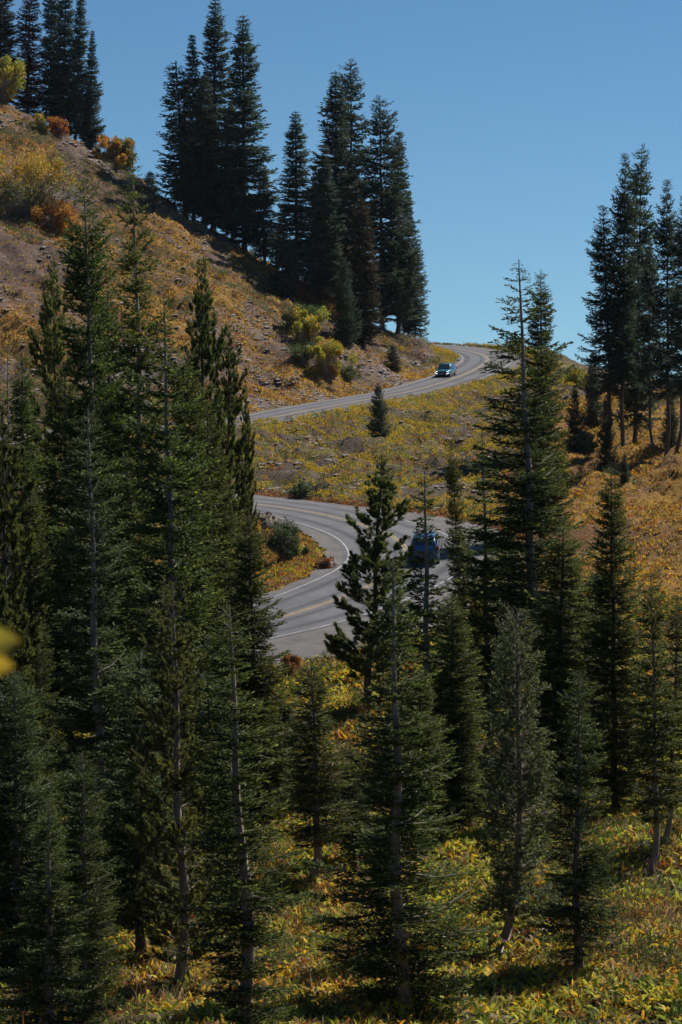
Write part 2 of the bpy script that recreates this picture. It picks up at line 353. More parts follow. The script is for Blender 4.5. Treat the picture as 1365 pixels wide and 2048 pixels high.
# ------------------------------------------------------------------ road, verge and lines
def ribbon(name, l, r, dz, m, a=0, b=None, seg=1):
    """strip from offset l (array, metres, left negative) to r"""
    b = len(RC) if b is None else b; n = b-a; V = []; U = []
    for q in range(seg+1):
        off = l[a:b]*(1-q/seg)+r[a:b]*q/seg
        p = RC[a:b].copy(); p[:, :2] += RN[a:b]*off[:, None]; p[:, 2] += dz; V.append(p); U.append(np.stack([off, RS[a:b]], 1))
    V = np.concatenate(V); U = np.concatenate(U); fs = []
    for q in range(seg):
        i = np.arange(n-1)+q*n; fs.append(np.stack([i, i+n, i+n+1, i+1], 1))
    return make_mesh(name, V, np.concatenate(fs), m, uv=U, smooth=True)
one = np.ones(len(RC))
jag = (np.array([vnoise(s, 0, 1.6)*1.2+vnoise(s, 5, 5.) for s in RS])-1.1)*.55
tag(link('road_shoulder', ribbon('road_shoulder', -(HW+VL+.1+jag), HW+VR+.1+jag[::-1], -.012, M['gravel'])), kind='structure')
tag(link('road', ribbon('road', -(HW+.3), HW+.3, 0, M['asphalt'], seg=4)), kind='structure')
for o0, o1, mt, nm in ((-(HW+.05), -(HW-.05), 'white_line', 'edge_line'), (HW-.05, HW+.05, 'white_line', 'edge_line'), (-.16*one, -.06*one, 'yellow_line', 'centre_line'), (.06*one, .16*one, 'yellow_line', 'centre_line')):
    tag(link(nm, ribbon(nm, o0, o1, .006, M[mt])), kind='structure')

# ------------------------------------------------------------------ trees
def norm(v): return v/(np.linalg.norm(v, axis=-1, keepdims=True)+1e-9)
def tube(path, rad, n=8, cap=True):
    path = np.asarray(path, float); k = len(path); t = norm(np.gradient(path, axis=0))
    ref = np.where(np.abs(t[:, 2:3]) > .9, np.array([[1, 0, 0.]]), np.array([[0, 0, 1.]]))
    u = norm(np.cross(t, ref)); v = np.cross(t, u); a = np.arange(n)*2*PI/n
    V = path[:, None]+(u[:, None]*np.cos(a)[None, :, None]+v[:, None]*np.sin(a)[None, :, None])*np.asarray(rad)[:, None, None]
    i = np.arange(k-1)[:, None]*n; j = np.arange(n)[None]; j2 = (j+1) % n
    Fq = np.stack([i+j, i+j2, i+n+j2, i+n+j], -1).reshape(-1, 4)
    return V.reshape(-1, 3), Fq
def prisms(P0, P1, P2, r):
    """3-sided twigs through three points each (n,3)"""
    n = len(P0); d = norm(P2-P0); u = norm(np.cross(d, np.array([0, 0, 1.])+0*d)); v = np.cross(d, u); V = []
    for P, k in ((P0, 1.), (P1, .7), (P2, .25)):
        for a in (0, 2.094, 4.189): V.append(P+(u*math.cos(a)+v*math.sin(a))*(r*k)[:, None])
    V = np.stack(V, 1).reshape(-1, 3); b = np.arange(n)[:, None]*9; Fs = []
    for s in (0, 3):
        for j in range(3): Fs.append(b+np.array([[s+j, s+(j+1) % 3, s+3+(j+1) % 3, s+3+j]]))
    return V, np.concatenate(Fs)
def kites(B, D, L, Wd, rng, fold=.35, flat=.6):
    """needle sprays: base B, unit direction D, length L, width Wd"""
    n = len(B); rv = rng.normal(size=(n, 3)); rv[:, 2] += flat*np.sign(rng.random(n)-.15)
    side = norm(np.cross(D, rv)); up = np.cross(side, D); mid = B+D*(L*.5)[:, None]
    V = np.stack([B, mid+side*(Wd*.5)[:, None]+up*(Wd*fold*.5)[:, None], B+D*L[:, None], mid-side*(Wd*.5)[:, None]+up*(Wd*fold*.5)[:, None]], 1).reshape(-1, 3)
    return V, np.arange(4*n).reshape(n, 4)

def conifer(seed, H, R, kind='fir', t0=.08, ws=.4, nb=6, shoot=.12, sw=.032, ls=.12, ss=.055, shape=.8, drop=(-14, 38), upt=.35, sparse=.0, topsparse=0.0,
            lat=.42, gaps=.12, bow=0, bowh=1.2, side=None, minr=.10, dens=1.0, wav=0, latang=52, front=0.0, inter=.5):
    """returns dict of mesh arrays. R: crown radius low down; t0: bare fraction of the stem"""
    rng = np.random.default_rng(seed)
    # stem path
    zz = np.r_[np.linspace(-.6, 1.5, 8), np.linspace(2.0, H, 24)] if H > 3 else np.linspace(-.4, H, 20)
    wob = lambda z: (bow*(1-np.exp(-np.maximum(z, 0)/bowh)) - bow*(1-math.exp(-H/bowh)) + .02*H**.5*np.sin(z*1.1+seed)*(1-z/H))
    woy = lambda z: .02*H**.5*np.cos(z*.9+seed*2)*(1-z/H)
    r0 = .0078*H+.03
    rad = r0*np.clip(1-zz/H, 0, 1)**.85*(1+.5*np.exp(-np.maximum(zz, 0)/.35))+.010
    path = np.stack([wob(zz), woy(zz), zz], 1)
    tv, tf = tube(path, rad, 10)
    # branches
    zs = []; z = t0*H
    while z < H*.985:
        zs.append(z); z += ws*rng.uniform(.7, 1.3)*(1.0 if z < H*.8 else .8)
    zs = np.array(zs); Zb = []; ph = rng.random()*6
    for z in zs:
        k = max(3, int(round(nb*rng.uniform(.75, 1.25)*dens))) if z/H < .85 else max(3, nb-2)
        ph += 1.3
        for q in range(k): Zb.append((z+rng.normal()*ws*.07, ph+q*2*PI/k+rng.normal()*.22, 1.))
        for q in range(int(round(k*inter))): Zb.append((z+ws*rng.uniform(.25, .85), rng.random()*2*PI, rng.uniform(.35, .8)))
    Zb = np.array(Zb); zb, az, ik = np.clip(Zb[:, 0], t0*H*.8, H*.99), Zb[:, 1], Zb[:, 2]
    t = (zb/H-t0)/(1-t0); t = np.clip(t, 0, 1); n = len(zb)
    env = (1-t)**shape*np.clip(.55+t*3.2, 0, 1)
    irr = .58+.8*vnoise(az*1.3+seed, zb/H*8, 1.0, seed % 9)*(.6+.8*vnoise(az*.6, zb/H*3+seed, 1.0, 3))                     # uneven outline
    L = (R*env*irr+minr)*rng.uniform(.75, 1.15, n)*ik
    facing = np.clip(-np.sin(az), 0, 1)**2; L *= 1-.35*front*facing
    L *= np.clip(1.35-1.5*np.abs(vnoise(az*.9+seed*3, zb*1.1, 1.0, 5)-.5)*(1+gaps), .45, 1.2)
    L = np.where(rng.random(n) < gaps, L*rng.uniform(.3, .7, n), L)
    L = np.minimum(L, R*1.12*(1-.75*t)+minr)
    if side is not None: L *= 1+side[0]*np.cos(az-side[1])
    keep = rng.random(n) > sparse+front*.75*facing+topsparse*(t > .72)*(1-t)*2
    zb, az, t, L = zb[keep], az[keep], t[keep], np.maximum(L[keep], .1); n = len(zb)
    el = np.radians(drop[0]+(drop[1]-drop[0])*t**1.3)+rng.normal(size=n)*.15
    dirh = np.stack([np.cos(az), np.sin(az), 0*az], 1); perp = np.stack([-np.sin(az), np.cos(az), 0*az], 1)
    root = np.stack([wob(zb), woy(zb), zb], 1)
    curl = upt*rng.uniform(.6, 1.4, n); sway = rng.normal(size=n)*.12
    def axis(bi, s):
        l = L[bi]; x = s*l
        zz_ = x*np.tan(el[bi])*(1-.25*s)+curl[bi]*l*s*s*s
        return root[bi]+dirh[bi]*x[:, None]+perp[bi]*(sway[bi]*x*s)[:, None]+np.array([0, 0, 1])*zz_[:, None]
    allb = np.arange(n)
    bv, bf = prisms(axis(allb, np.zeros(n)), axis(allb, np.full(n, .5)), axis(allb, np.full(n, .95)), np.maximum(.006, L*.013))
    core_rod = np.where(zz > t0*H*.7)[0]; pv, pf = tube(path[core_rod], np.full(len(core_rod), .006), 3)      # unseen rod inside the trunk, linking the branch pieces
    bf = np.concatenate([bf, pf+len(bv)]); bv = np.concatenate([bv, pv])
    Bs = []; Ds = []; Ls = []; vs = []
    if kind == 'fir':
        # laterals
        nl = np.maximum(2, (L/ls).astype(int)); bi = np.repeat(allb, nl*2)
        k = np.concatenate([np.tile((np.arange(m)+.5)/m, 2) for m in nl]); sg = np.concatenate([np.r_[np.ones(m), -np.ones(m)] for m in nl])
        s = .10+.9*k+rng.normal(size=len(k))*.02; s = np.clip(s, .06, 1)
        LL = (lat*L[bi]*(1-s)**.75*np.clip(s*3.5, .35, 1)+shoot*.9)*rng.uniform(.7, 1.2, len(s))
        o = axis(bi, s); tang = norm(axis(bi, np.minimum(s+.04, 1.04))-axis(bi, s-.04))
        sd = perp[bi]*sg[:, None]; la = np.radians(latang)+rng.normal(size=len(s))*.12
        ld = norm(tang*np.cos(la)[:, None]+sd*np.sin(la)[:, None]+np.array([0, 0, 1])*(rng.normal(size=len(s))*.24-.16+wav)[:, None])
        # shoots along laterals
        m = np.maximum(2, (LL/ss).astype(int)); li = np.repeat(np.arange(len(LL)), m)
        q = np.concatenate([(np.arange(a)+.7)/a for a in m]); sg2 = np.where(rng.random(len(q)) < .5, 1., -1.)
        base = o[li]+ld[li]*(q*LL[li])[:, None]+np.array([0, 0, 1])*(-.10*LL[li]*q*(1-q))[:, None]
        pr = norm(np.cross(ld[li], np.array([0, 0, 1.])+0*ld[li]))
        a2 = np.where(q > .93, .1, rng.uniform(.35, 1.0, len(q)))
        dd = norm(ld[li]*np.cos(a2)[:, None]+pr*(sg2*np.sin(a2))[:, None]+np.array([0, 0, 1])*(rng.uniform(-.05, .5, len(q)))[:, None])
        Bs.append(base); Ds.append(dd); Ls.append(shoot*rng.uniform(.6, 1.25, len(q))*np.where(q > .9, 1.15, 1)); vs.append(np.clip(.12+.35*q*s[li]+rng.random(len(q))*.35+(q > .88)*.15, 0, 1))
        # shoots on the main axis + leader tip
        m = np.maximum(3, (L/ss*1.1).astype(int)); bi2 = np.repeat(allb, m); q = np.concatenate([(np.arange(a)+.7)/a for a in m]); q = .1+.9*q
        ba = axis(bi2, q); tg = norm(axis(bi2, np.minimum(q+.04, 1.04))-axis(bi2, q-.04)); sg2 = np.where(rng.random(len(q)) < .5, 1., -1.)
        a2 = np.where(q > .95, .05, rng.uniform(.4, 1.1, len(q)))
        dd = norm(tg*np.cos(a2)[:, None]+perp[bi2]*(sg2*np.sin(a2))[:, None]+np.array([0, 0, 1])*rng.uniform(0, .5, len(q))[:, None])
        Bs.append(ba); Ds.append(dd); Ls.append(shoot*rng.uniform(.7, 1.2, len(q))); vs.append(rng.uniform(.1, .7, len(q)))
        # leader
        m = int(.1*H/.03) if H > 5 else 20; zt = rng.uniform(H*.9, H*1.0, m); a = rng.uniform(0, 2*PI, m)
        Bs.append(np.stack([wob(zt), woy(zt), zt], 1)); Ds.append(norm(np.stack([np.cos(a), np.sin(a), np.full(m, .8)], 1))); Ls.append(np.full(m, shoot*.55)); vs.append(rng.uniform(.3, .8, m))
    else:
        # pine / hemlock: upturned twigs carrying bushy needle tufts
        nl = np.maximum(3, (L/ls).astype(int)); bi = np.repeat(allb, nl)
        s = .18+.82*np.sqrt(rng.random(len(bi))); o = axis(bi, s); tang = norm(axis(bi, np.minimum(s+.04, 1.04))-axis(bi, s-.04))
        ti = s > .93
        la = np.where(ti, .1, rng.uniform(.3, 1.1, len(s))); roll = rng.uniform(0, 2*PI, len(s))
        u2 = perp[bi]; v2 = np.cross(tang, u2)
        td = norm(tang*np.cos(la)[:, None]+(u2*np.cos(roll)[:, None]+v2*np.sin(roll)[:, None]*.6)*np.sin(la)[:, None]+np.array([0, 0, 1])*(.45 if kind == 'pine' else -.1))
        TL = rng.uniform(.5, 1.2, len(s))*lat*np.clip(L[bi], .3, 1.2)*(1.1-.6*s)+.06
        tw = prisms(o, o+td*(TL*.5)[:, None], o+td*TL[:, None], np.full(len(s), .005))
        bf = np.concatenate([bf, tw[1]+len(bv)]); bv = np.concatenate([bv, tw[0]])
        m = np.maximum(4, (TL/ss).astype(int)); li = np.repeat(np.arange(len(TL)), m)
        q = .25+.75*rng.random(len(li))**.7; base = o[li]+td[li]*(q*TL[li])[:, None]
        rd3 = norm(rng.normal(size=(len(li), 3))); spread = rng.uniform(.35, .95, len(li)) if kind == 'pine' else rng.uniform(.6, 1.3, len(li))
        dd = norm(td[li]+rd3*spread[:, None]+np.array([0, 0, .15]))
        Bs.append(base); Ds.append(dd); Ls.append(shoot*rng.uniform(.6, 1.2, len(li))); vs.append(np.clip(rng.random(len(li))*.7+.25*(q > .8), 0, 1))
    B = np.concatenate(Bs); D = np.concatenate(Ds); Ln = np.concatenate(Ls); v = np.concatenate(vs)
    tp = np.clip(.5+(1-B[:, 2]/H)*4, .5, 1); V, Fq = kites(B, D, Ln*tp, sw*tp*rng.uniform(.7, 1.3, len(B)), rng)
    return dict(tv=tv, tf=tf, bv=bv, bf=bf, cv=V, cf=Fq, val=np.repeat(v, 4), H=H, R=R, path=path)

_meshes = {}
def tree_meshes(key, needle, bark, **kw):
    """three shared meshes of one tree form: trunk, branches, crown"""
    d = conifer(**kw)
    _meshes[key] = (make_mesh('trunk', d['tv'], d['tf'], M[bark], smooth=True), make_mesh('branches', d['bv'], d['bf'], M['twig'] if kw.get('shoot', .1) < .2 else M['bark_dark']),
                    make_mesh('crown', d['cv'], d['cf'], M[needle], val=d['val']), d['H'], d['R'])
    return d
def put_tree(key, name, loc, H, R, rz=0, tilt=0, label='', cat='tree', group=None):
    tm, bm_, cm, h0, r0 = _meshes[key]
    t = empty(name, loc); t.rotation_mode = 'XYZ'
    t.rotation_euler = (0, tilt, rz) if rz == 0 else (Matrix.Rotation(tilt, 3, 'Y')@Matrix.Rotation(rz, 3, 'Z')).to_euler()
    t.scale = (R/r0, R/r0, H/h0)
    for nm, me in (('trunk', tm), ('branches', bm_), ('crown', cm)): link(nm, me, t)
    tag(t, label, cat, group); return t
def hit(px, py, y0=45, y1=400):
    Y = np.arange(y0, y1, .4); p = np.array([un(px, py, y) for y in Y]); g = gz(p[:, 0], p[:, 1]); k = np.where(g >= p[:, 2])[0]
    return float(Y[k[0]]) if len(k) else None
def tree_at(spec):
    """spec: key, name, top px, top py, base px, Y (or None with base py), half width px, label, category, group"""
    key, name, tx, ty, bx, by, Y, hw, rz, label, cat, group = spec
    if Y is None:
        Y = hit(bx, by)
        if Y is None: print('NO HIT', label); Y = 330
    bx_, _, _ = un(bx, 900, Y); zb = float(gz(bx_, Y)[0]); top = np.array(un(tx, ty, Y)); H = top[2]-zb
    tilt = math.atan2(top[0]-bx_, H); R = hw/F*Y
    pb = proj(np.array([[bx_, Y, zb]]))
    print('%-22s Y %.0f H %.1f R %.2f base px %.0f %.0f' % (key, Y, H, R, pb[0][0], pb[1][0]))
    return put_tree(key, name, (bx_, Y, zb-.05), H/math.cos(tilt), R, rz, tilt, label, cat, group)

# far forms (200-350 m)
farp = dict(shoot=.34, sw=.16, ls=.25, ss=.11, ws=.75, nb=9, inter=.6)
tree_meshes('far_a', 'fir_far', 'bark_dark', seed=11, H=28, R=3.0, shape=.86, drop=(-24, 34), upt=.28, t0=.06, **farp)
tree_meshes('far_b', 'fir_far', 'bark_dark', seed=12, H=28, R=3.0, shape=1.0, drop=(-28, 30), upt=.34, t0=.09, **farp)
tree_meshes('far_c', 'fir_far', 'bark_dark', seed=13, H=26, R=2.6, shape=.75, drop=(-20, 40), upt=.30, t0=.12, gaps=.2, **farp)
tree_meshes('far_droop', 'fir_far', 'bark_dark', seed=14, H=20, R=2.2, shape=.55, drop=(-30, 10), upt=.36, t0=.10, **dict(farp, ws=.80, nb=7))
tree_meshes('far_open', 'fir_far', 'bark_dark', seed=15, H=28, R=3.6, shape=.5, drop=(-26, 30), upt=.30, t0=.08, gaps=.28, side=(.1, 0.2), **dict(farp, ws=.80, nb=7))
tree_meshes('far_low', 'fir_far', 'bark_dark', seed=16, H=9, R=2.2, shape=.85, drop=(-16, 36), upt=.3, t0=.02, **dict(farp, ws=.42, shoot=.24, sw=.11, ls=.2))
tree_meshes('far_bare', 'fir_far', 'bark_dark', seed=17, H=26, R=3.0, shape=.6, drop=(-26, 36), upt=.32, t0=.26, gaps=.35, sparse=.0, bow=.8, bowh=2.5, **dict(farp, ws=.75, shoot=.26, sw=.12, ls=.2, ss=.09))
tree_meshes('far_brown', 'fir_brown', 'bark_dark', seed=18, H=26, R=2.8, shape=.7, drop=(-22, 34), upt=.3, t0=.06, gaps=.2, **farp)
tree_meshes('far_red', 'fir_red', 'bark_dark', seed=19, H=26, R=2.6, shape=.6, drop=(-22, 26), upt=.25, t0=.06, gaps=.25, **dict(farp, nb=7))

RG = 'firs along the left skyline ridge'; CG = 'tall firs crowning the hill above the road'; GG = 'tall firs on the right slope'
FAR = [
 # top-left ridge
 ('far_brown', 'fir_tree', 4, -70, 8, 232, 338, 42, .4, 'brown-green fir cut by the left edge of the frame on the skyline', 'fir tree', RG),
 ('far_red', 'fir_tree', 62, -30, 62, 240, 339, 34, 1.7, 'reddish brown dying fir on the upper left skyline', 'fir tree', RG),
 ('far_c', 'fir_tree', 104, -90, 108, 258, 340, 30, 2.9, 'dark fir with visible thin trunk just right of the reddish dying fir', 'fir tree', RG),
 ('far_a', 'fir_tree', 133, -60, 131, 268, 338, 36, .9, 'dense dark fir in the middle of the upper left skyline clump', 'fir tree', RG),
 ('far_c', 'fir_tree', 163, -25, 158, 278, 337, 30, 4.0, 'narrow dark spire at the right side of the upper left skyline clump', 'fir tree', RG),
 ('far_b', 'fir_tree', 186, 60, 184, 290, 336, 26, 5.1, 'shorter dark fir at the right foot of the upper left skyline clump', 'fir tree', RG),
 ('far_low', 'fir_sapling', 300, 342, 302, 400, 326, 19, 1, 'small dark conical fir alone on the skyline between the two ridge clumps', 'fir tree', None),
 # hill crown, left cluster
 ('far_droop', 'fir_tree', 352, 120, 374, 470, 318, 46, 2.2, 'fir with drooping layered branches at the left end of the hilltop clump', 'fir tree', CG),
 ('far_b', 'fir_tree', 384, 68, 392, 490, 320, 44, 1.2, 'dark fir just right of the drooping-branched one, its tip below its taller neighbour', 'fir tree', CG),
 ('far_a', 'fir_tree', 431, -6, 430, 505, 322, 58, .3, 'tallest fir of the hilltop clump, its tip touching the top of the picture', 'fir tree', CG),
 ('far_c', 'fir_tree', 408, 150, 412, 500, 314, 46, 3.3, 'dark fir filling the gap low down below the tallest hilltop fir', 'fir tree', CG),
 ('far_a', 'fir_tree', 486, 28, 492, 528, 314, 60, 4.4, 'tall pointed fir right of the tallest hilltop fir', 'fir tree', CG),
 ('far_b', 'fir_tree', 462, 200, 466, 520, 318, 42, 5.0, 'dark fir squeezed between the two tallest hilltop firs', 'fir tree', CG),
 ('far_c', 'fir_tree', 528, 330, 530, 548, 312, 32, 2.0, 'short dark fir at the right foot of the tall pointed hilltop fir', 'fir tree', CG),
 ('far_low', 'fir_sapling', 566, 428, 566, 575, 304, 34, 2.6, 'low dark fir at the hilltop where the shadow crosses the grass', 'fir tree', CG),
 ('far_a', 'fir_tree', 592, 220, 594, 588, 312, 50, .8, 'medium fir standing between the left and right halves of the hilltop clump', 'fir tree', CG),
 ('far_c', 'fir_tree', 632, 330, 634, 610, 318, 34, 4.1, 'short fir in the gap left of the twin tipped hilltop firs', 'fir tree', CG),
 ('far_a', 'fir_tree', 672, 140, 674, 640, 316, 62, 2.4, 'left one of the twin tipped firs in the middle of the hilltop clump', 'fir tree', CG),
 ('far_open', 'fir_tree', 702, 116, 704, 655, 324, 58, 3.6, 'right and taller one of the twin tipped firs in the middle of the hilltop clump', 'fir tree', CG),
 ('far_b', 'fir_tree', 650, 290, 652, 640, 308, 46, 5.2, 'shorter dark fir in front of the twin tipped firs', 'fir tree', CG),
 ('far_open', 'fir_tree', 760, 190, 766, 690, 316, 66, 0, 'broad fir with a long visible trunk near the right end of the hilltop clump', 'fir tree', CG),
 ('far_c', 'fir_tree', 798, 262, 796, 695, 318, 46, 1.1, 'fir leaning into the right side of the broad long trunked fir', 'fir tree', CG),
 ('far_b', 'fir_tree', 818, 380, 818, 692, 324, 28, 2.8, 'slim fir above the double trunk at the right end of the hilltop clump', 'fir tree', CG),
 ('far_droop', 'fir_tree', 832, 470, 830, 694, 326, 24, 4.9, 'last small fir of the hilltop clump, standing over the bend of the road', 'fir tree', CG),
 ('far_brown', 'fir_tree', 724, 392, 728, 700, 296, 40, .7, 'olive brown fir standing in front of the long trunked hilltop fir', 'fir tree', CG),
 ('far_low', 'fir_sapling', 688, 515, 690, 715, 290, 30, 1.9, 'short narrow fir at the bottom edge of the hilltop clump beside the yellow shrubs', 'fir tree', CG),
 ('far_low', 'fir_sapling', 786, 688, 786, 742, 285, 18, 3.1, 'tiny dark fir below the clump, left of the oncoming car', 'fir tree', None),
 ('far_low', 'fir_sapling', 757, 765, 759, 868, 212, 22, 4.2, 'small fir alone on the flowery bank just below the upper road', 'fir tree', None),
 # right group
 ('far_bare', 'fir_tree', 1206, 408, 1226, 872, 206, 56, .2, 'left one of the tall firs on the right slope, thin bare trunk low down', 'fir tree', GG),
 ('far_bare', 'fir_tree', 1251, 304, 1244, 880, 205, 50, 1.5, 'tall fir on the right slope with a thick forked looking base', 'fir tree', GG),
 ('far_open', 'fir_tree', 1284, 288, 1270, 884, 209, 54, 2.6, 'tallest fir of the right slope clump', 'fir tree', GG),
 ('far_bare', 'fir_tree', 1300, 470, 1298, 888, 200, 34, 3.7, 'thinner curved fir right of the tallest fir of the right slope', 'fir tree', GG),
 ('far_bare', 'fir_tree', 1334, 356, 1338, 912, 196, 48, 4.8, 'tall fir on the right slope near the right edge of the frame', 'fir tree', GG),
 ('far_bare', 'fir_tree', 1368, 388, 1366, 915, 192, 44, 5.9, 'tall fir cut by the right edge of the frame', 'fir tree', GG),
 ('far_low', 'fir_sapling', 1212, 790, 1216, 925, 190, 20, .5, 'small dark fir in front of the trunks of the right slope firs', 'fir tree', None),
 ('far_low', 'fir_sapling', 1186, 700, 1186, 850, 225, 24, 1.4, 'short dark fir left of the trunks of the right slope firs', 'fir tree', None),
 ('far_low', 'fir_sapling', 1250, 905, 1250, 960, 178, 12, 2.4, 'knee high fir seedling on the orange right slope', 'fir tree', None),
 ('far_low', 'fir_sapling', 1150, 770, 1150, 900, 205, 22, 3.4, 'small fir behind the big foreground fir, left of the right slope clump', 'fir tree', None),
 ('far_low', 'fir_sapling', 1342, 790, 1342, 900, 200, 22, 4.4, 'low dark fir between the right slope trunks at the right edge', 'fir tree', None),
]
for s in FAR: tree_at(s[:6]+(s[6]+(11 if s[2] < 610 and s[6] > 310 else 0), s[7]*(1.18 if s[2] < 900 else 1.15))+s[8:])   # ridge firs root just behind the crest

# middle and near forms
midp = dict(shoot=.16, sw=.066, ls=.115, ss=.052, ws=.46, nb=8, inter=.5)
nearp = dict(shoot=.115, sw=.044, ls=.085, ss=.038, ws=.37, nb=8, inter=.5)
tree_meshes('mid_a', 'fir', 'bark_dark', seed=31, H=18, R=2.2, shape=.7, drop=(-16, 36), upt=.25, t0=.05, **midp)
tree_meshes('mid_b', 'fir', 'bark_grey', seed=32, H=18, R=2.0, shape=.6, drop=(-12, 34), upt=.22, t0=.10, gaps=.25, topsparse=.5, **midp)
tree_meshes('mid_big', 'fir', 'bark_grey', seed=33, H=20, R=2.6, shape=.8, drop=(-8, 30), upt=.18, t0=.08, gaps=.3, topsparse=.8, front=.35, **dict(midp, nb=6))
tree_meshes('mid_pine', 'pine', 'bark_dark', kind='pine', seed=34, H=12, R=1.5, shape=.75, drop=(0, 52), upt=.55, t0=.12, gaps=.35, ws=.40, nb=6, inter=.7, ls=.055, ss=.005, shoot=.16, sw=.026, lat=.42)
tree_meshes('near_a', 'fir_blue', 'bark_grey', seed=41, H=12, R=1.7, shape=.62, drop=(-10, 38), upt=.2, t0=.03, gaps=.18, **nearp)
tree_meshes('near_b', 'fir', 'bark_grey', seed=42, H=12, R=1.4, shape=.55, drop=(-8, 34), upt=.2, t0=.06, gaps=.3, sparse=.12, **nearp)
tree_meshes('near_c', 'fir_blue', 'bark_dark', seed=43, H=9, R=1.2, shape=.7, drop=(-12, 36), upt=.22, t0=.12, **nearp)
tree_meshes('near_thin', 'fir', 'bark_tan', seed=44, H=12, R=1.2, shape=.35, drop=(-4, 30), upt=.2, t0=.05, gaps=.3, sparse=.1, front=.7, **dict(nearp, ws=.42, nb=7, inter=.7))
tree_meshes('near_bow', 'fir', 'bark_grey', seed=45, H=9, R=1.0, shape=.6, drop=(-14, 36), upt=.2, t0=.2, bow=.38, bowh=.8, **nearp)
tree_meshes('near_pine', 'pine', 'bark_grey', kind='pine', seed=46, H=11, R=1.35, shape=.6, drop=(0, 50), upt=.5, t0=.06, gaps=.3, ws=.36, nb=6, inter=.7, ls=.05, ss=.0045, shoot=.11, sw=.016, lat=.36)
tree_meshes('near_hemlock', 'hemlock', 'bark_grey', kind='hemlock', seed=47, H=8.5, R=.95, shape=.5, drop=(-10, 50), upt=.25, t0=.14, gaps=.3, ws=.17, nb=8, ls=.045, ss=.013, shoot=.065, sw=.024, lat=.34, bow=.62, bowh=.8)
tree_meshes('front', 'fir', 'bark_tan', seed=51, H=12, R=1.8, shape=1.05, drop=(-10, 30), upt=.22, t0=.03, gaps=.25, topsparse=.4, front=.65, **dict(nearp, ws=.40, nb=8, inter=.7))
tree_meshes('left_blue', 'fir_blue', 'bark_tan', seed=52, H=15, R=1.6, shape=.6, drop=(-10, 30), upt=.2, t0=.08, gaps=.28, topsparse=.3, front=.75, **dict(nearp, ws=.38, nb=8, inter=.7))
tree_meshes('left_tall', 'fir', 'bark_grey', seed=53, H=17, R=2.0, shape=.6, drop=(-8, 28), upt=.2, t0=.1, gaps=.3, topsparse=.4, front=.65, **midp)
tree_meshes('mid_thin', 'fir', 'bark_grey', seed=54, H=13, R=1.3, shape=.95, drop=(-12, 34), upt=.22, t0=.08, gaps=.3, sparse=.05, topsparse=.7, front=.2, **dict(midp, nb=6))
tree_meshes('sapling', 'fir', 'bark_tan', seed=48, H=4, R=.55, shape=.7, drop=(8, 40), upt=.2, t0=.04, **dict(nearp, ws=.3, nb=5))

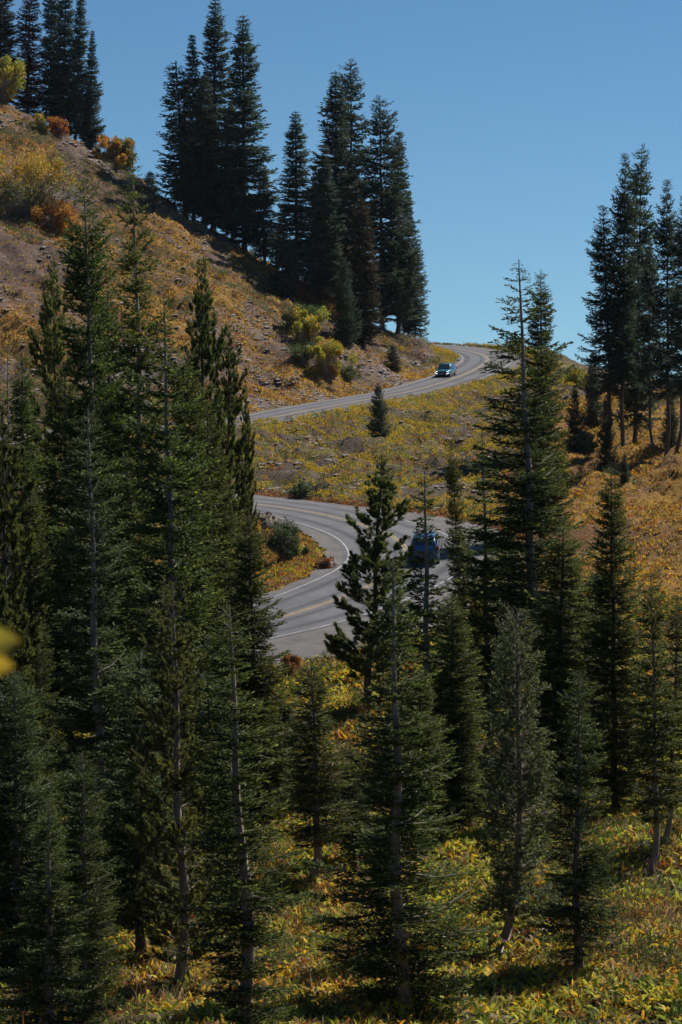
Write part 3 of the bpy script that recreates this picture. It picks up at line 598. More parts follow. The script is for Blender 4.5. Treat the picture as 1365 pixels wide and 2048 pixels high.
FG = 'firs of the foreground stand'
NEAR = [
 ('mid_big', 'fir_tree', 1038, 516, 1085, 0, 97, 152, 0, 'big fir rising highest right of the centre, bare grey trunk showing through gaps', 'fir tree', FG),
 ('mid_a', 'fir_tree', 1082, 536, 1088, 0, 150, 62, 2.2, 'slimmer fir tucked behind the top of the big right-hand fir', 'fir tree', FG),
 ('mid_thin', 'fir_tree', 965, 865, 985, 0, 99, 66, 1.2, 'fir with a sparse crooked top left of the big right-hand fir', 'fir tree', FG),
 ('mid_b', 'fir_tree', 903, 876, 935, 0, 108, 32, 3.0, 'thin leaning fir right of the outer bend, top left of the crooked fir', 'fir tree', FG),
 ('mid_thin', 'fir_tree', 850, 938, 862, 0, 92, 84, 0, 'slender fir standing in front of the blue car on the lower bend', 'fir tree', FG),
 ('mid_a', 'fir_tree', 905, 1180, 910, 0, 86, 88, 5.0, 'dark dense fir right behind the front centre fir', 'fir tree', FG),
 ('mid_pine', 'pine_tree', 764, 912, 738, 0, 106, 80, .6, 'bushy pine in the middle of the lower road bend', 'pine tree', None),
 ('front', 'fir_tree', 786, 1112, 803, 0, 59, 172, 0, 'front centre fir with a pale upright trunk and wide lower branches', 'fir tree', FG),
 ('near_hemlock', 'hemlock_tree', 1035, 1215, 1048, 1925, None, 76, 0, 'fine textured hemlock with a curved trunk base, lower right', 'hemlock tree', None),
 ('near_b', 'fir_tree', 1160, 1335, 1163, 1948, None, 82, 2.0, 'fir right of the curved hemlock in front of the green-yellow leaves', 'fir tree', FG),
 ('mid_a', 'fir_tree', 1222, 922, 1240, 1625, None, 82, 3.3, 'tall dark fir with a straight lit trunk base, right of the big fir', 'fir tree', FG),
 ('mid_a', 'fir_tree', 1128, 1040, 1120, 1560, None, 98, 5.3, 'dark dense fir below the big right-hand fir', 'fir tree', FG),
 ('near_bow', 'fir_tree', 1302, 1145, 1330, 1745, None, 56, 0, 'fir with a bowed trunk foot near the right edge of the frame', 'fir tree', FG),
 ('near_bow', 'fir_tree', 1356, 1190, 1352, 1700, None, 52, 0, 'slim fir cut by the right edge of the frame, trunk foot curving', 'fir tree', FG),
 ('near_bow', 'fir_tree', 622, 1312, 642, 1772, None, 72, 0, 'small fir with a trunk curved at its foot, standing in the gap at the centre', 'fir tree', None),
 ('mid_a', 'fir_tree', 497, 1018, 515, 0, 84, 88, 1.6, 'dark fir just left of the lower road gap', 'fir tree', FG),
 ('near_thin', 'fir_tree', 458, 1205, 500, 0, 52, 120, 2.4, 'leaning fir with a long pale trunk and sparse branches, lower left of centre', 'fir tree', FG),
 ('near_pine', 'pine_tree', 345, 1160, 362, 0, 62, 105, 3.5, 'pine with tufted grey-green needles in front, left of the pale trunk', 'pine tree', None),
 ('left_tall', 'fir_tree', 328, 590, 352, 0, 80, 125, 0, 'tall foreground fir with a light trunk, third spire from the left', 'fir tree', FG),
 ('mid_big', 'fir_tree', 265, 283, 296, 0, 92, 108, 2.5, 'tallest foreground fir on the left with a spindly pointed top', 'fir tree', FG),
 ('mid_b', 'fir_tree', 168, 352, 204, 0, 93, 98, .9, 'tall dark fir second from the left spire, cones near its top', 'fir tree', FG),
 ('left_blue', 'fir_tree', 176, 812, 200, 0, 69, 115, 0, 'layered blue-green fir with a grey trunk in front on the left', 'fir tree', FG),
 ('mid_pine', 'pine_tree', 404, 522, 408, 0, 112, 64, 1.3, 'narrow pine poking above the hillside right of the tall left firs', 'pine tree', 'pines behind the left firs'),
 ('mid_pine', 'pine_tree', 458, 655, 456, 0, 116, 52, 2.7, 'shorter pine whose right side touches the upper road', 'pine tree', 'pines behind the left firs'),
 ('mid_pine', 'pine_tree', 108, 525, 108, 0, 112, 70, 3.9, 'pine behind the tall dark fir at the far left', 'pine tree', 'pines behind the left firs'),
 ('mid_pine', 'pine_tree', 6, 800, 0, 0, 72, 90, 5.1, 'golden lit pine cut by the left edge of the frame', 'pine tree', None),
 ('front', 'fir_tree', 98, 1590, 84, 0, 50, 118, 0, 'small open fir in the lower left corner', 'fir tree', FG),
 ('near_a', 'fir_tree', 30, 1330, 20, 0, 62, 110, 2.1, 'fir cut by the left edge, behind the corner fir', 'fir tree', FG),
 ('mid_a', 'fir_tree', 255, 900, 262, 0, 86, 90, 4.2, 'dark fir in the shade between the left trunks', 'fir tree', FG),
 ('near_c', 'fir_tree', 280, 1290, 270, 0, 66, 95, 3.2, 'dark lower fir behind the tufted pine on the left', 'fir tree', FG),
 ('mid_a', 'fir_tree', 415, 800, 420, 0, 100, 90, 5.5, 'dark fir under the narrow pines, left of the road gap', 'fir tree', FG),
 ('near_c', 'fir_tree', 415, 1330, 425, 0, 72, 85, 1.4, 'dark fir between the tufted pine and the pale leaning trunk', 'fir tree', FG),
 ('mid_a', 'fir_tree', 60, 950, 50, 0, 94, 80, 2.9, 'shaded fir behind the left edge pine', 'fir tree', FG),
 ('near_b', 'fir_tree', 78, 1225, 84, 0, 80, 50, 4.1, 'slender fir between the left edge and the layered blue-green fir', 'fir tree', FG),
 ('near_b', 'fir_tree', 950, 1108, 952, 0, 100, 26, .3, 'thin young fir at the outer edge of the lower bend', 'fir tree', FG),
 ('near_c', 'fir_tree', 700, 1480, 712, 1740, None, 44, 1.7, 'low young fir left behind the front centre fir', 'fir tree', FG),
 ('mid_a', 'fir_tree', 1018, 1000, 1020, 0, 110, 46, 2.9, 'shaded fir behind the crooked-topped fir', 'fir tree', FG),
 ('mid_a', 'fir_tree', 215, 560, 225, 0, 104, 80, 1.9, 'dark fir filling the space between the two tallest left spires', 'fir tree', FG),
 ('mid_a', 'fir_tree', 130, 720, 132, 0, 98, 90, 3.1, 'dark fir behind the layered blue-green fir', 'fir tree', FG),
 ('mid_a', 'fir_tree', 375, 690, 380, 0, 98, 85, 2.6, 'dark fir right behind the light trunked third spire', 'fir tree', FG),
 ('mid_pine', 'pine_tree', 492, 780, 486, 0, 118, 26, .8, 'lowest pine of the left group, next to the lower road', 'pine tree', 'pines behind the left firs'),
 ('mid_a', 'fir_tree', 45, 700, 40, 0, 108, 75, .4, 'dark fir left of the far left pine', 'fir tree', FG),
 ('mid_b', 'fir_tree', 565, 1390, 560, 0, 92, 60, .9, 'dark fir right of the one by the lower road gap', 'fir tree', FG),
 ('mid_a', 'fir_tree', 840, 1330, 845, 0, 82, 70, 2.1, 'dense fir close behind the right side of the front centre fir', 'fir tree', FG),
 ('mid_a', 'fir_tree', 1195, 1120, 1195, 0, 100, 60, 4.9, 'shaded fir behind the tall fir with a straight lit trunk base', 'fir tree', FG),
 ('near_b', 'fir_tree', 165, 1500, 160, 0, 56, 80, 3.6, 'young fir between the corner fir and the layered blue-green fir', 'fir tree', FG),
]
for s in NEAR: tree_at(s[:7]+(s[7]*1.16,)+s[8:])

# upright cones near the tips of the two tallest left firs
M['cone'] = bark_mat('cone_scales', (.14, .075, .035), (.26, .15, .07), (.34, .21, .11), 30)
def cone_mesh(seed):
    n, m = 10, 9; th = np.arange(n)*2*PI/n; V = []
    for i in range(m):
        t = i/(m-1); r = .038*math.sin(PI*min(.97, .08+t*.9))**.6*(1+(.14 if i % 2 else -.06))
        for a in th: V.append((r*math.cos(a+i*.3), r*math.sin(a+i*.3), t*.15))
    i = np.arange(m-1)[:, None]*n; j = np.arange(n)[None]; j2 = (j+1) % n
    return make_mesh('cone', np.array(V), np.stack([i+j, i+j2, i+n+j2, i+n+j], -1).reshape(-1, 4), M['cone'], smooth=True)
_cm = cone_mesh(1)
for o in [o for o in COL.objects if o.get('label', '').startswith(('tallest foreground fir on the left', 'tall dark fir second from the left'))]:
    h = [m_[3] for m_ in _meshes.values() if m_[0] in [c.data for c in o.children]][0]; rr = random.Random(3)
    for q in range(9):
        a = rr.uniform(0, 6.28); z = h*rr.uniform(.78, .93); d = rr.uniform(.12, .5)*(1-z/h)*3
        c = link('cone', _cm, o, (math.cos(a)*d, math.sin(a)*d, z)); c.scale = (1.5/o.scale[0], 1.5/o.scale[1], 1.5/o.scale[2])
# a leafless dead fir at the left edge
dd_ = conifer(71, 9, 1.6, t0=.1, ws=.5, nb=6, shape=.5, drop=(-20, 30), upt=.1, shoot=.3, ls=.8, ss=1.0)
p0 = un(18, 900, 106); t = empty('dead_tree', (p0[0], 106, float(gz(p0[0], 106)[0])))
t.scale = (1.1, 1.1, (un(18, 690, 106)[2]-t.location.z)/9)
link('trunk', make_mesh('trunk', dd_['tv'], dd_['tf'], M['bark_grey'], smooth=True), t); link('branches', make_mesh('branches', dd_['bv'], dd_['bf'], M['twig']), t)
tag(t, 'leafless dead fir with bare grey branches at the left edge of the frame', 'dead tree')

# ------------------------------------------------------------------ shrubs
def leaf_quads(B, D, L, Wd, rng, col, bend=False):
    """leaves from base B along D; returns V, F, col per vertex"""
    n = len(B); rv = rng.normal(size=(n, 3)); side = norm(np.cross(D, rv)); up = np.cross(side, D)
    if not bend:
        mid = B+D*(L*.5)[:, None]+up*(L*.08)[:, None]
        V = np.stack([B, mid+side*(Wd*.5)[:, None], B+D*L[:, None], mid-side*(Wd*.5)[:, None]], 1).reshape(-1, 3)
        return V, np.arange(4*n).reshape(n, 4), np.repeat(col, 4, 0)
    a = B+D*(L*.40)[:, None]; droop = np.stack([D[:, 0], D[:, 1], -.25+0*L], 1)
    b = a+norm(D+droop*rng.uniform(0, .9, n)[:, None])*(L*.35)[:, None]; c = b+norm(D*.5+droop*rng.uniform(.2, 1.3, n)[:, None])*(L*.3)[:, None]
    w = (Wd*.5)[:, None]; k = up*(Wd*.12)[:, None]
    V = np.stack([B, a+side*w+k, a-side*w+k, b+side*w*.85+k, b-side*w*.85+k, c], 1).reshape(-1, 3); i = np.arange(n)[:, None]*6
    return V, [np.concatenate([i+np.array([[0, 1, 2]]), i+np.array([[3, 5, 4]])]), i+np.array([[1, 3, 4, 2]])], np.repeat(col, 6, 0)
def shrub_mesh(seed, w, h, cols, n, leaf, low=None):
    rng = np.random.default_rng(seed); lobes = rng.integers(20, 30)
    lc = np.stack([rng.normal(size=lobes)*w*.25, rng.normal(size=lobes)*w*.22, h*rng.uniform(.12, .88, lobes)], 1); lr = rng.uniform(.07, .22, lobes)*min(w, h*1.4)
    li = rng.integers(0, lobes, n); d = norm(rng.normal(size=(n, 3))); rr = rng.random(n)**.45
    P = lc[li]+d*(lr[li]*rr*rng.uniform(.8, 1.2, n))[:, None]*np.array([1, 1, 1.15]); P[:, 2] = np.maximum(P[:, 2], .04)
    D = norm(d*.6+rng.normal(size=(n, 3))*.5+np.array([0, 0, .45]))
    cols = np.array(cols); lcid = rng.integers(0, len(cols), lobes); ci = np.where(rng.random(n) < .55, lcid[li], rng.integers(0, len(cols), n)); c = cols[ci]
    if low is not None: c = np.where(((P[:, 2]/h+rng.normal(size=n)*.12) < .48)[:, None], np.array(low), c)
    c = c*rng.uniform(.55, 1.4, n)[:, None]
    V, Fq, cc = leaf_quads(P, D, leaf*rng.uniform(.6, 1.3, n), leaf*.62*rng.uniform(.7, 1.2, n), rng, c)
    m = lobes*5; i = rng.integers(0, lobes, m); a = np.stack([rng.normal(size=m)*w*.05, rng.normal(size=m)*w*.05, np.full(m, -.15)], 1)
    e = lc[i]+norm(rng.normal(size=(m, 3))+np.array([0, 0, .8]))*lr[i][:, None]; mid = a*.4+e*.6+rng.normal(size=(m, 3))*w*.02; mid[:, 2] -= h*.06
    sv, sf = prisms(a, mid, e, np.full(m, .012+.006*h))
    return V, Fq, cc, sv, sf
YEL = (.50, .33, .035); GOLD = (.46, .24, .03); ORA = (.40, .15, .028); RUST = (.23, .085, .03); LIME = (.30, .33, .045); GRN = (.085, .12, .03); OLV = (.12, .125, .04); SAGE = (.16, .18, .10); DRY = (.30, .22, .12); BRN = (.16, .085, .05)
SG = 'autumn shrubs on the hillside'
SHR = [ # px centre, base py, width px, height px, colours, low colour, label, leaf size
 (50, 436, 165, 140, [YEL, LIME, GOLD, YEL, YEL], (.10, .13, .035), 'big golden topped thicket with green lower leaves on the left hillside', .26),
 (118, 470, 80, 66, [ORA, RUST, GOLD], None, 'orange brown shrub at the lower right foot of the big golden thicket', .24),
 (6, 200, 60, 86, [LIME, YEL, LIME], None, 'lime yellow shrub cut by the left edge below the skyline firs', .3),
 (84, 216, 26, 40, [YEL, LIME], None, 'small yellow shrub between the trunks of the skyline firs', .26),
 (112, 250, 42, 44, [ORA, RUST, ORA], None, 'orange shrub at the feet of the upper left skyline firs', .26),
 (222, 312, 54, 60, [GOLD, YEL, ORA], None, 'bright golden shrub right of the upper left firs on the skyline', .28),
 (252, 345, 46, 66, [OLV, GOLD, GOLD, LIME], None, 'green and gold shrub right below the bright golden skyline shrub', .27),
 (214, 322, 40, 22, [GRN, OLV], None, 'low dark green shrub in front of the bright golden skyline shrub', .2),
 (612, 612, 74, 50, [RUST, BRN, ORA], None, 'dull rust coloured shrub in the shade under the hilltop firs', .22),
 (598, 672, 84, 60, [GRN, (.06, .09, .04), GRN], None, 'dark green spreading shrub below the rust coloured one', .2),
 (618, 704, 64, 86, [LIME, YEL, LIME], None, 'upper lime yellow shrub below the hilltop firs', .22),
 (660, 758, 74, 84, [YEL, LIME, GOLD], None, 'lower bright yellow shrub on the slope above the road', .2),
 (610, 735, 60, 46, [(.06, .085, .035), GRN], None, 'dark green shrub left of the lower bright yellow shrub', .2),
 (694, 762, 40, 34, [GRN, OLV, SAGE], None, 'grey green shrub close above the upper road, right of the yellow one', .18),
 (668, 640, 54, 66, [GOLD, RUST, OLV], None, 'gold and brown shrub directly under the olive brown fir', .22),
 (1033, 706, 40, 24, [LIME, OLV], None, 'pale green shrub on the outer edge of the top road bend', .22),
 (1152, 776, 60, 40, [OLV, LIME, YEL], None, 'olive shrub on the right skyline behind the big fir', .22),
 (1270, 820, 60, 30, [YEL, LIME], None, 'yellow shrub seen between the trunks of the right slope firs', .2),
 (605, 1000, 44, 34, [(.06, .09, .04), GRN, SAGE], None, 'dark green shrub at the far edge of the lower road', .13),
 (575, 1118, 84, 74, [(.05, .075, .03), (.07, .10, .035)], None, 'dense green bush inside the lower bend', .11),
 (497, 1120, 60, 90, [YEL, GOLD, ORA], None, 'yellow orange bush inside the lower bend behind the fir', .13),
 (650, 1138, 34, 24, [RUST, ORA, BRN], None, 'red brown bush at the tip of the inside of the bend', .12),
 (100, 1225, 80, 90, [ORA, GOLD, RUST], None, 'orange bush behind the left firs near the lower road', .13),
 (30, 1500, 70, 50, [YEL, ORA, GOLD], None, 'yellow bush glimpsed low behind the left edge firs', .12),
 (585, 1352, 40, 40, [RUST, BRN, ORA], None, 'reddish dry bush at the near edge of the asphalt', .1),
 (1180, 900, 56, 34, [OLV, SAGE, LIME], None, 'olive bush left of the right slope fir trunks', .16),
]
for i, (bx, by, wp, hp, cols, low, lab, leaf) in enumerate(SHR):
    Y = hit(bx, by, 60) or 330
    x = un(bx, by, Y)[0]; w_, h_ = wp/F*Y, hp/F*Y
    n = int(min(9000, 6.5*w_*h_/(leaf*leaf*.3)))
    V, Fq, cc, sv, sf = shrub_mesh(100+i, w_, h_, cols, n, leaf, low)
    t = empty('shrub', (x, Y, float(gz(x, Y)[0])-.05))
    link('foliage', make_mesh('foliage', V, Fq, M['shrub_leaf'], col=cc), t); link('stems', make_mesh('stems', sv, sf, M['twig']), t)
    tag(t, lab, 'shrub', SG if by < 800 else 'bushes around the lower road')

# ------------------------------------------------------------------ ground cover
def scatter_pts(seed, box, dens, zones, dfun, pad=.12):
    rng = np.random.default_rng(seed); x0, x1, y0, y1 = box; n = int((x1-x0)*(y1-y0)*dens)
    x = rng.uniform(x0, x1, n); y = rng.uniform(y0, y1, n); z = gz(x, y)
    px, _ = proj(np.stack([x, y, z], 1)); k = (px > -220) & (px < 1600); x, y = x[k], y[k]
    zz = zone(x, y); k = np.isin(zz, zones); x, y = x[k], y[k]
    i, d, s = road_info(x, y); b = d-(HW[i]+np.where(s > 0, VR[i], VL[i])); p = dfun(x, y, b, s)
    k = (b > pad) & (rng.random(len(x)) < p)
    return x[k], y[k], b[k], rng
def cover(name, x, y, rng, k, r, L, Wd, pal, probs, kind_label=None, tilt=.7, bend=False, jit=.35, hgt=0, top=None, cfun=None):
    n = len(x); ki = np.maximum(2, rng.poisson(k, n)); ci = np.repeat(np.arange(n), ki); m = len(ci)
    a = rng.uniform(0, 2*PI, m); rr = r*np.sqrt(rng.random(m))*np.repeat(rng.uniform(.6, 1.3, n), ki)
    bx, by = x[ci]+np.cos(a)*rr, y[ci]+np.sin(a)*rr; hz = hgt*np.sqrt(np.clip(1-(rr/(r*1.3))**2, 0, 1))*rng.uniform(.5, 1.05, m)
    B = np.stack([bx, by, gz(bx, by)+hz-.01], 1)
    D = norm(np.stack([np.cos(a)*tilt+rng.normal(size=m)*.3, np.sin(a)*tilt+rng.normal(size=m)*.3, rng.uniform(.4, 1.1, m)], 1))
    pal = np.array(pal); pi = rng.choice(len(pal), n, p=np.array(probs)/sum(probs))
    if cfun is not None: pi = cfun(x, y, pi, rng)
    c = pal[pi][ci]; alt = pal[rng.integers(0, len(pal), m)]; c = np.where((rng.random(m) < .18)[:, None], alt, c)
    if top is not None: c = np.where(((hz > .45*hgt) & (rng.random(m) < .85))[:, None], np.array(top[0])[None]*np.repeat(rng.choice([1, 1, .0], n), ki)[:, None]+c*(1-np.repeat(np.ones(n), ki)[:, None]) if False else np.where(np.repeat(rng.random(n) < top[1], ki)[:, None], np.array(top[0]), c), c)
    c = c*(1+jit*rng.uniform(-1, 1, m))[:, None]
    V, Fq, cc = leaf_quads(B, D, L*rng.uniform(.35, 1.45, m), Wd*rng.uniform(.6, 1.3, m), rng, c, bend)
    o = link(name, make_mesh(name, V, Fq, M['leaf'], col=cc)); tag(o, kind='stuff'); return o
NZ = lambda x, y, s, o, lo, hi: np.clip((fnoise(x, y, s, o, 3)-lo)/(hi-lo), 0, 1)
# left hillside: sparse dry orange clumps, brighter yellow patches
x, y, b, rng = scatter_pts(1, (-62, 22, 205, 350), 5.0, [0], lambda x, y, b, s: .25+.75*NZ(x, y, 7, 3, .42, .56))
cover('hillside_leaves', x, y, rng, 6, .30, .27, .13, [ORA, GOLD, RUST, YEL, BRN, OLV, DRY], [3, 5, 3, 4, 4, 3, 4],
      cfun=lambda x, y, p, r: np.where((NZ(x, y, 6, 21, .52, .6) > r.random(len(x))) & (r.random(len(x)) < .7), r.choice([1, 3, 3, 5], len(x)), p))
x, y, b, rng = scatter_pts(11, (-62, 22, 205, 350), .8, [0], lambda x, y, b, s: NZ(x, y, 12, 35, .46, .60))
cover('hillside_sage', x, y, rng, 60, .55, .17, .09, [OLV, SAGE, GRN, BRN, DRY], [4, 3, 2, 2, 2], hgt=.55, tilt=.4)
# slope between the roads: yellow flowering mounds over grey-green, thicker towards the upper road
def dmid(x, y, b, s):
    near_up = np.clip(1-b/9, 0, 1)*(y > 200)
    return np.clip(.14+.86*NZ(x, y, 4.0, 31, .44, .54)+.75*near_up, 0, 1)
x, y, b, rng = scatter_pts(2, (-40, 26, 150, 345), 2.4, [1], dmid)
cover('flowering_rabbitbrush', x, y, rng, 34, .42, .13, .085, [OLV, (.17, .17, .05), LIME, GRN, GOLD], [4, 3, 2, 2, 1.5], hgt=.62, tilt=.5, top=((.50, .34, .028), .60))
x, y, b, rng = scatter_pts(3, (-40, 26, 150, 345), 3.0, [1], lambda x, y, b, s: .08+.7*NZ(x, y, 5, 41, .48, .58)+.6*np.clip(1-b/2.5, 0, 1)*(y < 185))
cover('dry_leaf_clumps', x, y, rng, 7, .25, .22, .10, [RUST, ORA, GOLD, OLV, BRN, DRY], [4, 3, 3, 2, 3, 2])
# red-brown leaves along the far edge of the lower road and the far lip of the top bend
x, y, b, rng = scatter_pts(4, (-40, 14, 145, 190), 9.0, [1], lambda x, y, b, s: np.clip(1.2-b/2.2, 0, 1))
cover('roadside_leaves', x, y, rng, 8, .22, .26, .11, [RUST, BRN, ORA, RUST], [4, 3, 2, 2])
x, y, b, rng = scatter_pts(5, (-20, 34, 300, 362), 5.0, [0, 1], lambda x, y, b, s: np.clip(1.3-b/3, 0, 1)*(s > 0))
cover('roadside_scrub', x, y, rng, 16, .3, .22, .09, [OLV, GRN, DRY, RUST, GOLD], [4, 3, 2, 2, 1], hgt=.28)
# right slope: dense orange and rust leaves
x, y, b, rng = scatter_pts(6, (10, 60, 105, 262), 5.5, [2], lambda x, y, b, s: .25+.75*NZ(x, y, 8, 51, .34, .54))
cover('right_slope_leaves', x, y, rng, 7, .26, .24, .11, [ORA, RUST, GOLD, BRN, OLV, YEL, DRY], [3, 1.5, 8, 1, 4, 6, 3],
      cfun=lambda x, y, p, r: np.where((NZ(x, y, 7, 55, .5, .58) > .4) & (r.random(len(x)) < .6), r.choice([4, 5, 6, 2], len(x)), p))
# inside of the bend
x, y, b, rng = scatter_pts(7, (-40, 5, 117, 172), 8, [3], lambda x, y, b, s: .5+.5*NZ(x, y, 4, 61, .4, .55))
cover('bend_leaves', x, y, rng, 8, .22, .24, .09, [GOLD, ORA, YEL, RUST, OLV, LIME], [5, 3, 5, 2, 3, 3], cfun=lambda x, y, p, r: np.where(r.random(len(x)) < .6*np.clip((x+6)/8, 0, 1), r.choice([3, 3, 5, 1], len(x)), p))
# foreground: large upright leaves, green-yellow to brown
x, y, b, rng = scatter_pts(8, (-24, 24, 46, 130), 15, [4], lambda x, y, b, s: .25+.75*NZ(x, y, 4, 71, .38, .50))
cover('foreground_leaves', x, y, rng, 9, .22, .30, .085, [(.26, .30, .04), (.62, .42, .04), (.58, .30, .03), (.10, .15, .03), RUST, DRY, (.42, .42, .05)], [8, 4, 2, 4, 1.2, 1.2, 6], bend=True, tilt=.55,
      cfun=lambda x, y, p, r: np.where((NZ(x, y, 5, 81, .5, .58) > .5) & (r.random(len(x)) < .7), r.choice([2, 4, 5, 1, 6], len(x)), p))
x, y, b, rng = scatter_pts(9, (-24, 24, 46, 130), 8, [4], lambda x, y, b, s: .5+0*x)
cover('foreground_grass', x, y, rng, 12, .25, .20, .02, [DRY, OLV, (.13, .17, .04), BRN], [3, 3, 3, 2], tilt=.4)
x, y, b, rng = scatter_pts(14, (-24, 24, 46, 130), 1.6, [4], lambda x, y, b, s: NZ(x, y, 5, 77, .48, .58))
cover('dry_stalks', x, y, rng, 14, .25, .55, .018, [DRY, RUST, BRN, (.36, .28, .16)], [3, 2, 2, 3], tilt=.2)
x, y, b, rng = scatter_pts(12, (-24, 24, 46, 130), 1.2, [4], lambda x, y, b, s: NZ(x, y, 6, 75, .45, .6))
cover('foreground_undergrowth', x, y, rng, 70, .4, .10, .05, [GRN, (.05, .08, .025), OLV, RUST], [4, 4, 2, 1], hgt=.5, tilt=.5)
# loose stones
def stones(name, seed, box, dens, zones, dfun, size):
    x, y, b, rng = scatter_pts(seed, box, dens, zones, dfun); n = len(x)
    base = np.array([[1, 0, 0], [0, 1, 0], [-1, 0, 0], [0, -1, 0], [0, 0, .7], [0, 0, -.7], [.75, .7, .3], [-.7, .72, .25], [-.7, -.7, .3], [.7, -.7, .25]], float)
    fc = np.array([[0, 6, 4], [6, 1, 4], [1, 7, 4], [7, 2, 4], [2, 8, 4], [8, 3, 4], [3, 9, 4], [9, 0, 4], [6, 0, 5], [1, 6, 5], [7, 1, 5], [2, 7, 5], [8, 2, 5], [3, 8, 5], [9, 3, 5], [0, 9, 5]])
    sz = size*rng.uniform(.35, 1, n)**1.6; a = rng.uniform(0, 2*PI, n); V = base[None]*(1+rng.normal(size=(n, 10, 3))*.16)*np.stack([sz*rng.uniform(.8, 1.5, n), sz, sz*rng.uniform(.3, .7, n)], 1)[:, None]
    ca, sa = np.cos(a)[:, None], np.sin(a)[:, None]; X = V[..., 0]*ca-V[..., 1]*sa; Yv = V[..., 0]*sa+V[..., 1]*ca
    V = np.stack([X+x[:, None], Yv+y[:, None], V[..., 2]+gz(x, y)[:, None]+sz[:, None]*.1], -1).reshape(-1, 3)
    Fq = (np.arange(n)[:, None, None]*10+fc[None]).reshape(-1, 3)
    tag(link(name, make_mesh(name, V, Fq, M['stone'])), kind='stuff')
stones('scree_stones', 21, (-60, 20, 205, 345), 2.2, [0], lambda x, y, b, s: .12+.8*NZ(x+y*.3, y*.6, 6, 11, .46, .60), .36)
stones('bank_stones', 22, (-40, 26, 150, 300), 2.4, [1], lambda x, y, b, s: .10+.6*NZ(x, y, 5, 91, .50, .60), .32)
stones('foreground_stones', 23, (-22, 22, 48, 120), .8, [4], lambda x, y, b, s: .5+0*x, .12)

# ------------------------------------------------------------------ rocks with a shape of their own
def rock(px, py, wp, hp, lab, seed):
    Y = hit(px, py, 60) or 325; x = un(px, py, Y)[0]
    rng = np.random.default_rng(seed); n, m = 22, 12; th = np.linspace(0, 2*PI, n, endpoint=False); ph = np.linspace(-.3, PI/2, m)
    V = [];
    for p in ph:
        for t in th:
            d = np.array([math.cos(t)*math.cos(p), math.sin(t)*math.cos(p), math.sin(p)])
            k = 1+.35*(fnoise(np.array([d[0]*2+seed]), np.array([d[1]*2+d[2]*3]), .6, seed, 4)[0]-.5)+.15*rng.normal()*.4
            V.append(d*k)
    V = np.array(V)*np.array([wp/F*Y/2, wp/F*Y/2.4, hp/F*Y]); i = np.arange(m-1)[:, None]*n; j = np.arange(n)[None]; j2 = (j+1) % n
    o = link('rock_outcrop', make_mesh('rock_outcrop', V, np.stack([i+j, i+j2, i+n+j2, i+n+j], -1).reshape(-1, 4), M['earth_rock']), loc=(x, Y, float(gz(x, Y)[0])-.1))
    tag(o, lab, 'rock')
M['earth_rock'] = speck_material('earthy_rock', (.13, .095, .07), (.25, .19, .145), 5)
rock(530, 1058, 70, 34, 'brown earthy outcrop beside the inside of the lower bend', 5)
rock(180, 300, 60, 12, 'dark rocky ledge under the skyline firs, upper left', 6)
rock(262, 372, 60, 12, 'dark rocky ledge below the gold and green shrub on the skyline', 8)

# ------------------------------------------------------------------ cars
M['paint_teal'] = plain('teal_car_paint', (.02, .13, .18), .3, .3, 1.0, 3, .05)
M['paint_blue'] = plain('blue_car_paint', (.015, .085, .22), .3, .3, 1.0, 3, .05)
M['glass'] = plain('dark_car_glass', (.012, .02, .022), .06, 0, .6, 3, .1, .8)
M['black'] = plain('black_plastic', (.015, .015, .016), .55)
M['tyre'] = plain('rubber', (.018, .018, .018), .85)
M['rim'] = plain('alloy', (.45, .45, .46), .3, .9)
M['red'] = plain('red_lens', (.30, .012, .01), .2, 0, .6)
M['plate'] = plain('number_plate', (.50, .42, .30), .5)
M['chrome'] = plain('bright_trim', (.6, .6, .62), .15, 1)
def lamp_mat():
    m, n, b = mat('lit_headlamp'); b.inputs['Base Color'].default_value = (.9, .9, .9, 1)
    b.inputs['Emission Color'].default_value = (.93, .97, 1, 1); b.inputs['Emission Strength'].default_value = 1.2; return m
M['lamp'] = lamp_mat()
def loft(secs):
    k = len(secs); n = len(secs[0]); V = np.array(secs, float).reshape(-1, 3); i = np.arange(k-1)[:, None]*n; j = np.arange(n)[None]; j2 = (j+1) % n
    Fq = np.stack([i+j, i+n+j, i+n+j2, i+j2], -1).reshape(-1, 4)
    a = V[:n].mean(0); b = V[-n:].mean(0); V = np.vstack([V, a, b]); q = len(V); jj = np.arange(n)
    T = np.concatenate([np.stack([jj, (jj+1) % n, np.full(n, q-2)], 1), np.stack([(k-1)*n+(jj+1) % n, (k-1)*n+jj, np.full(n, q-1)], 1)])
    return V, [Fq, T]
def box(c, s, bev=.02):
    """bevelled box"""
    import bmesh
    bm = bmesh.new(); bmesh.ops.create_cube(bm, size=1); bmesh.ops.scale(bm, vec=s, verts=bm.verts)
    bmesh.ops.bevel(bm, geom=bm.edges[:], offset=min(bev, min(s)*.4), segments=2, affect='EDGES'); bmesh.ops.translate(bm, vec=c, verts=bm.verts)
    me = bpy.data.meshes.new('part'); bm.to_mesh(me); bm.free(); return me
def boxpart(name, c, s, m, parent, bev=.02):
    me = box(c, s, bev); me.name = name; me.materials.append(M[m]); return link(name, me, parent)
def panel(name, pts, m, parent, th=.012):
    """thin solid panel from a polygon, thickened along its normal"""
    P = np.array(pts, float); nrm = norm(np.cross(P[1]-P[0], P[2]-P[0])); n = len(P); V = np.vstack([P, P-nrm*th]); jj = np.arange(n)
    me = bpy.data.meshes.new(name); me.from_pydata(V.tolist(), [], [list(range(n)), list(range(2*n-1, n-1, -1))]+[[j, j+n, (j+1) % n+n, (j+1) % n] for j in range(n)]); me.materials.append(M[m]); me.update()
    return link(name, me, parent)
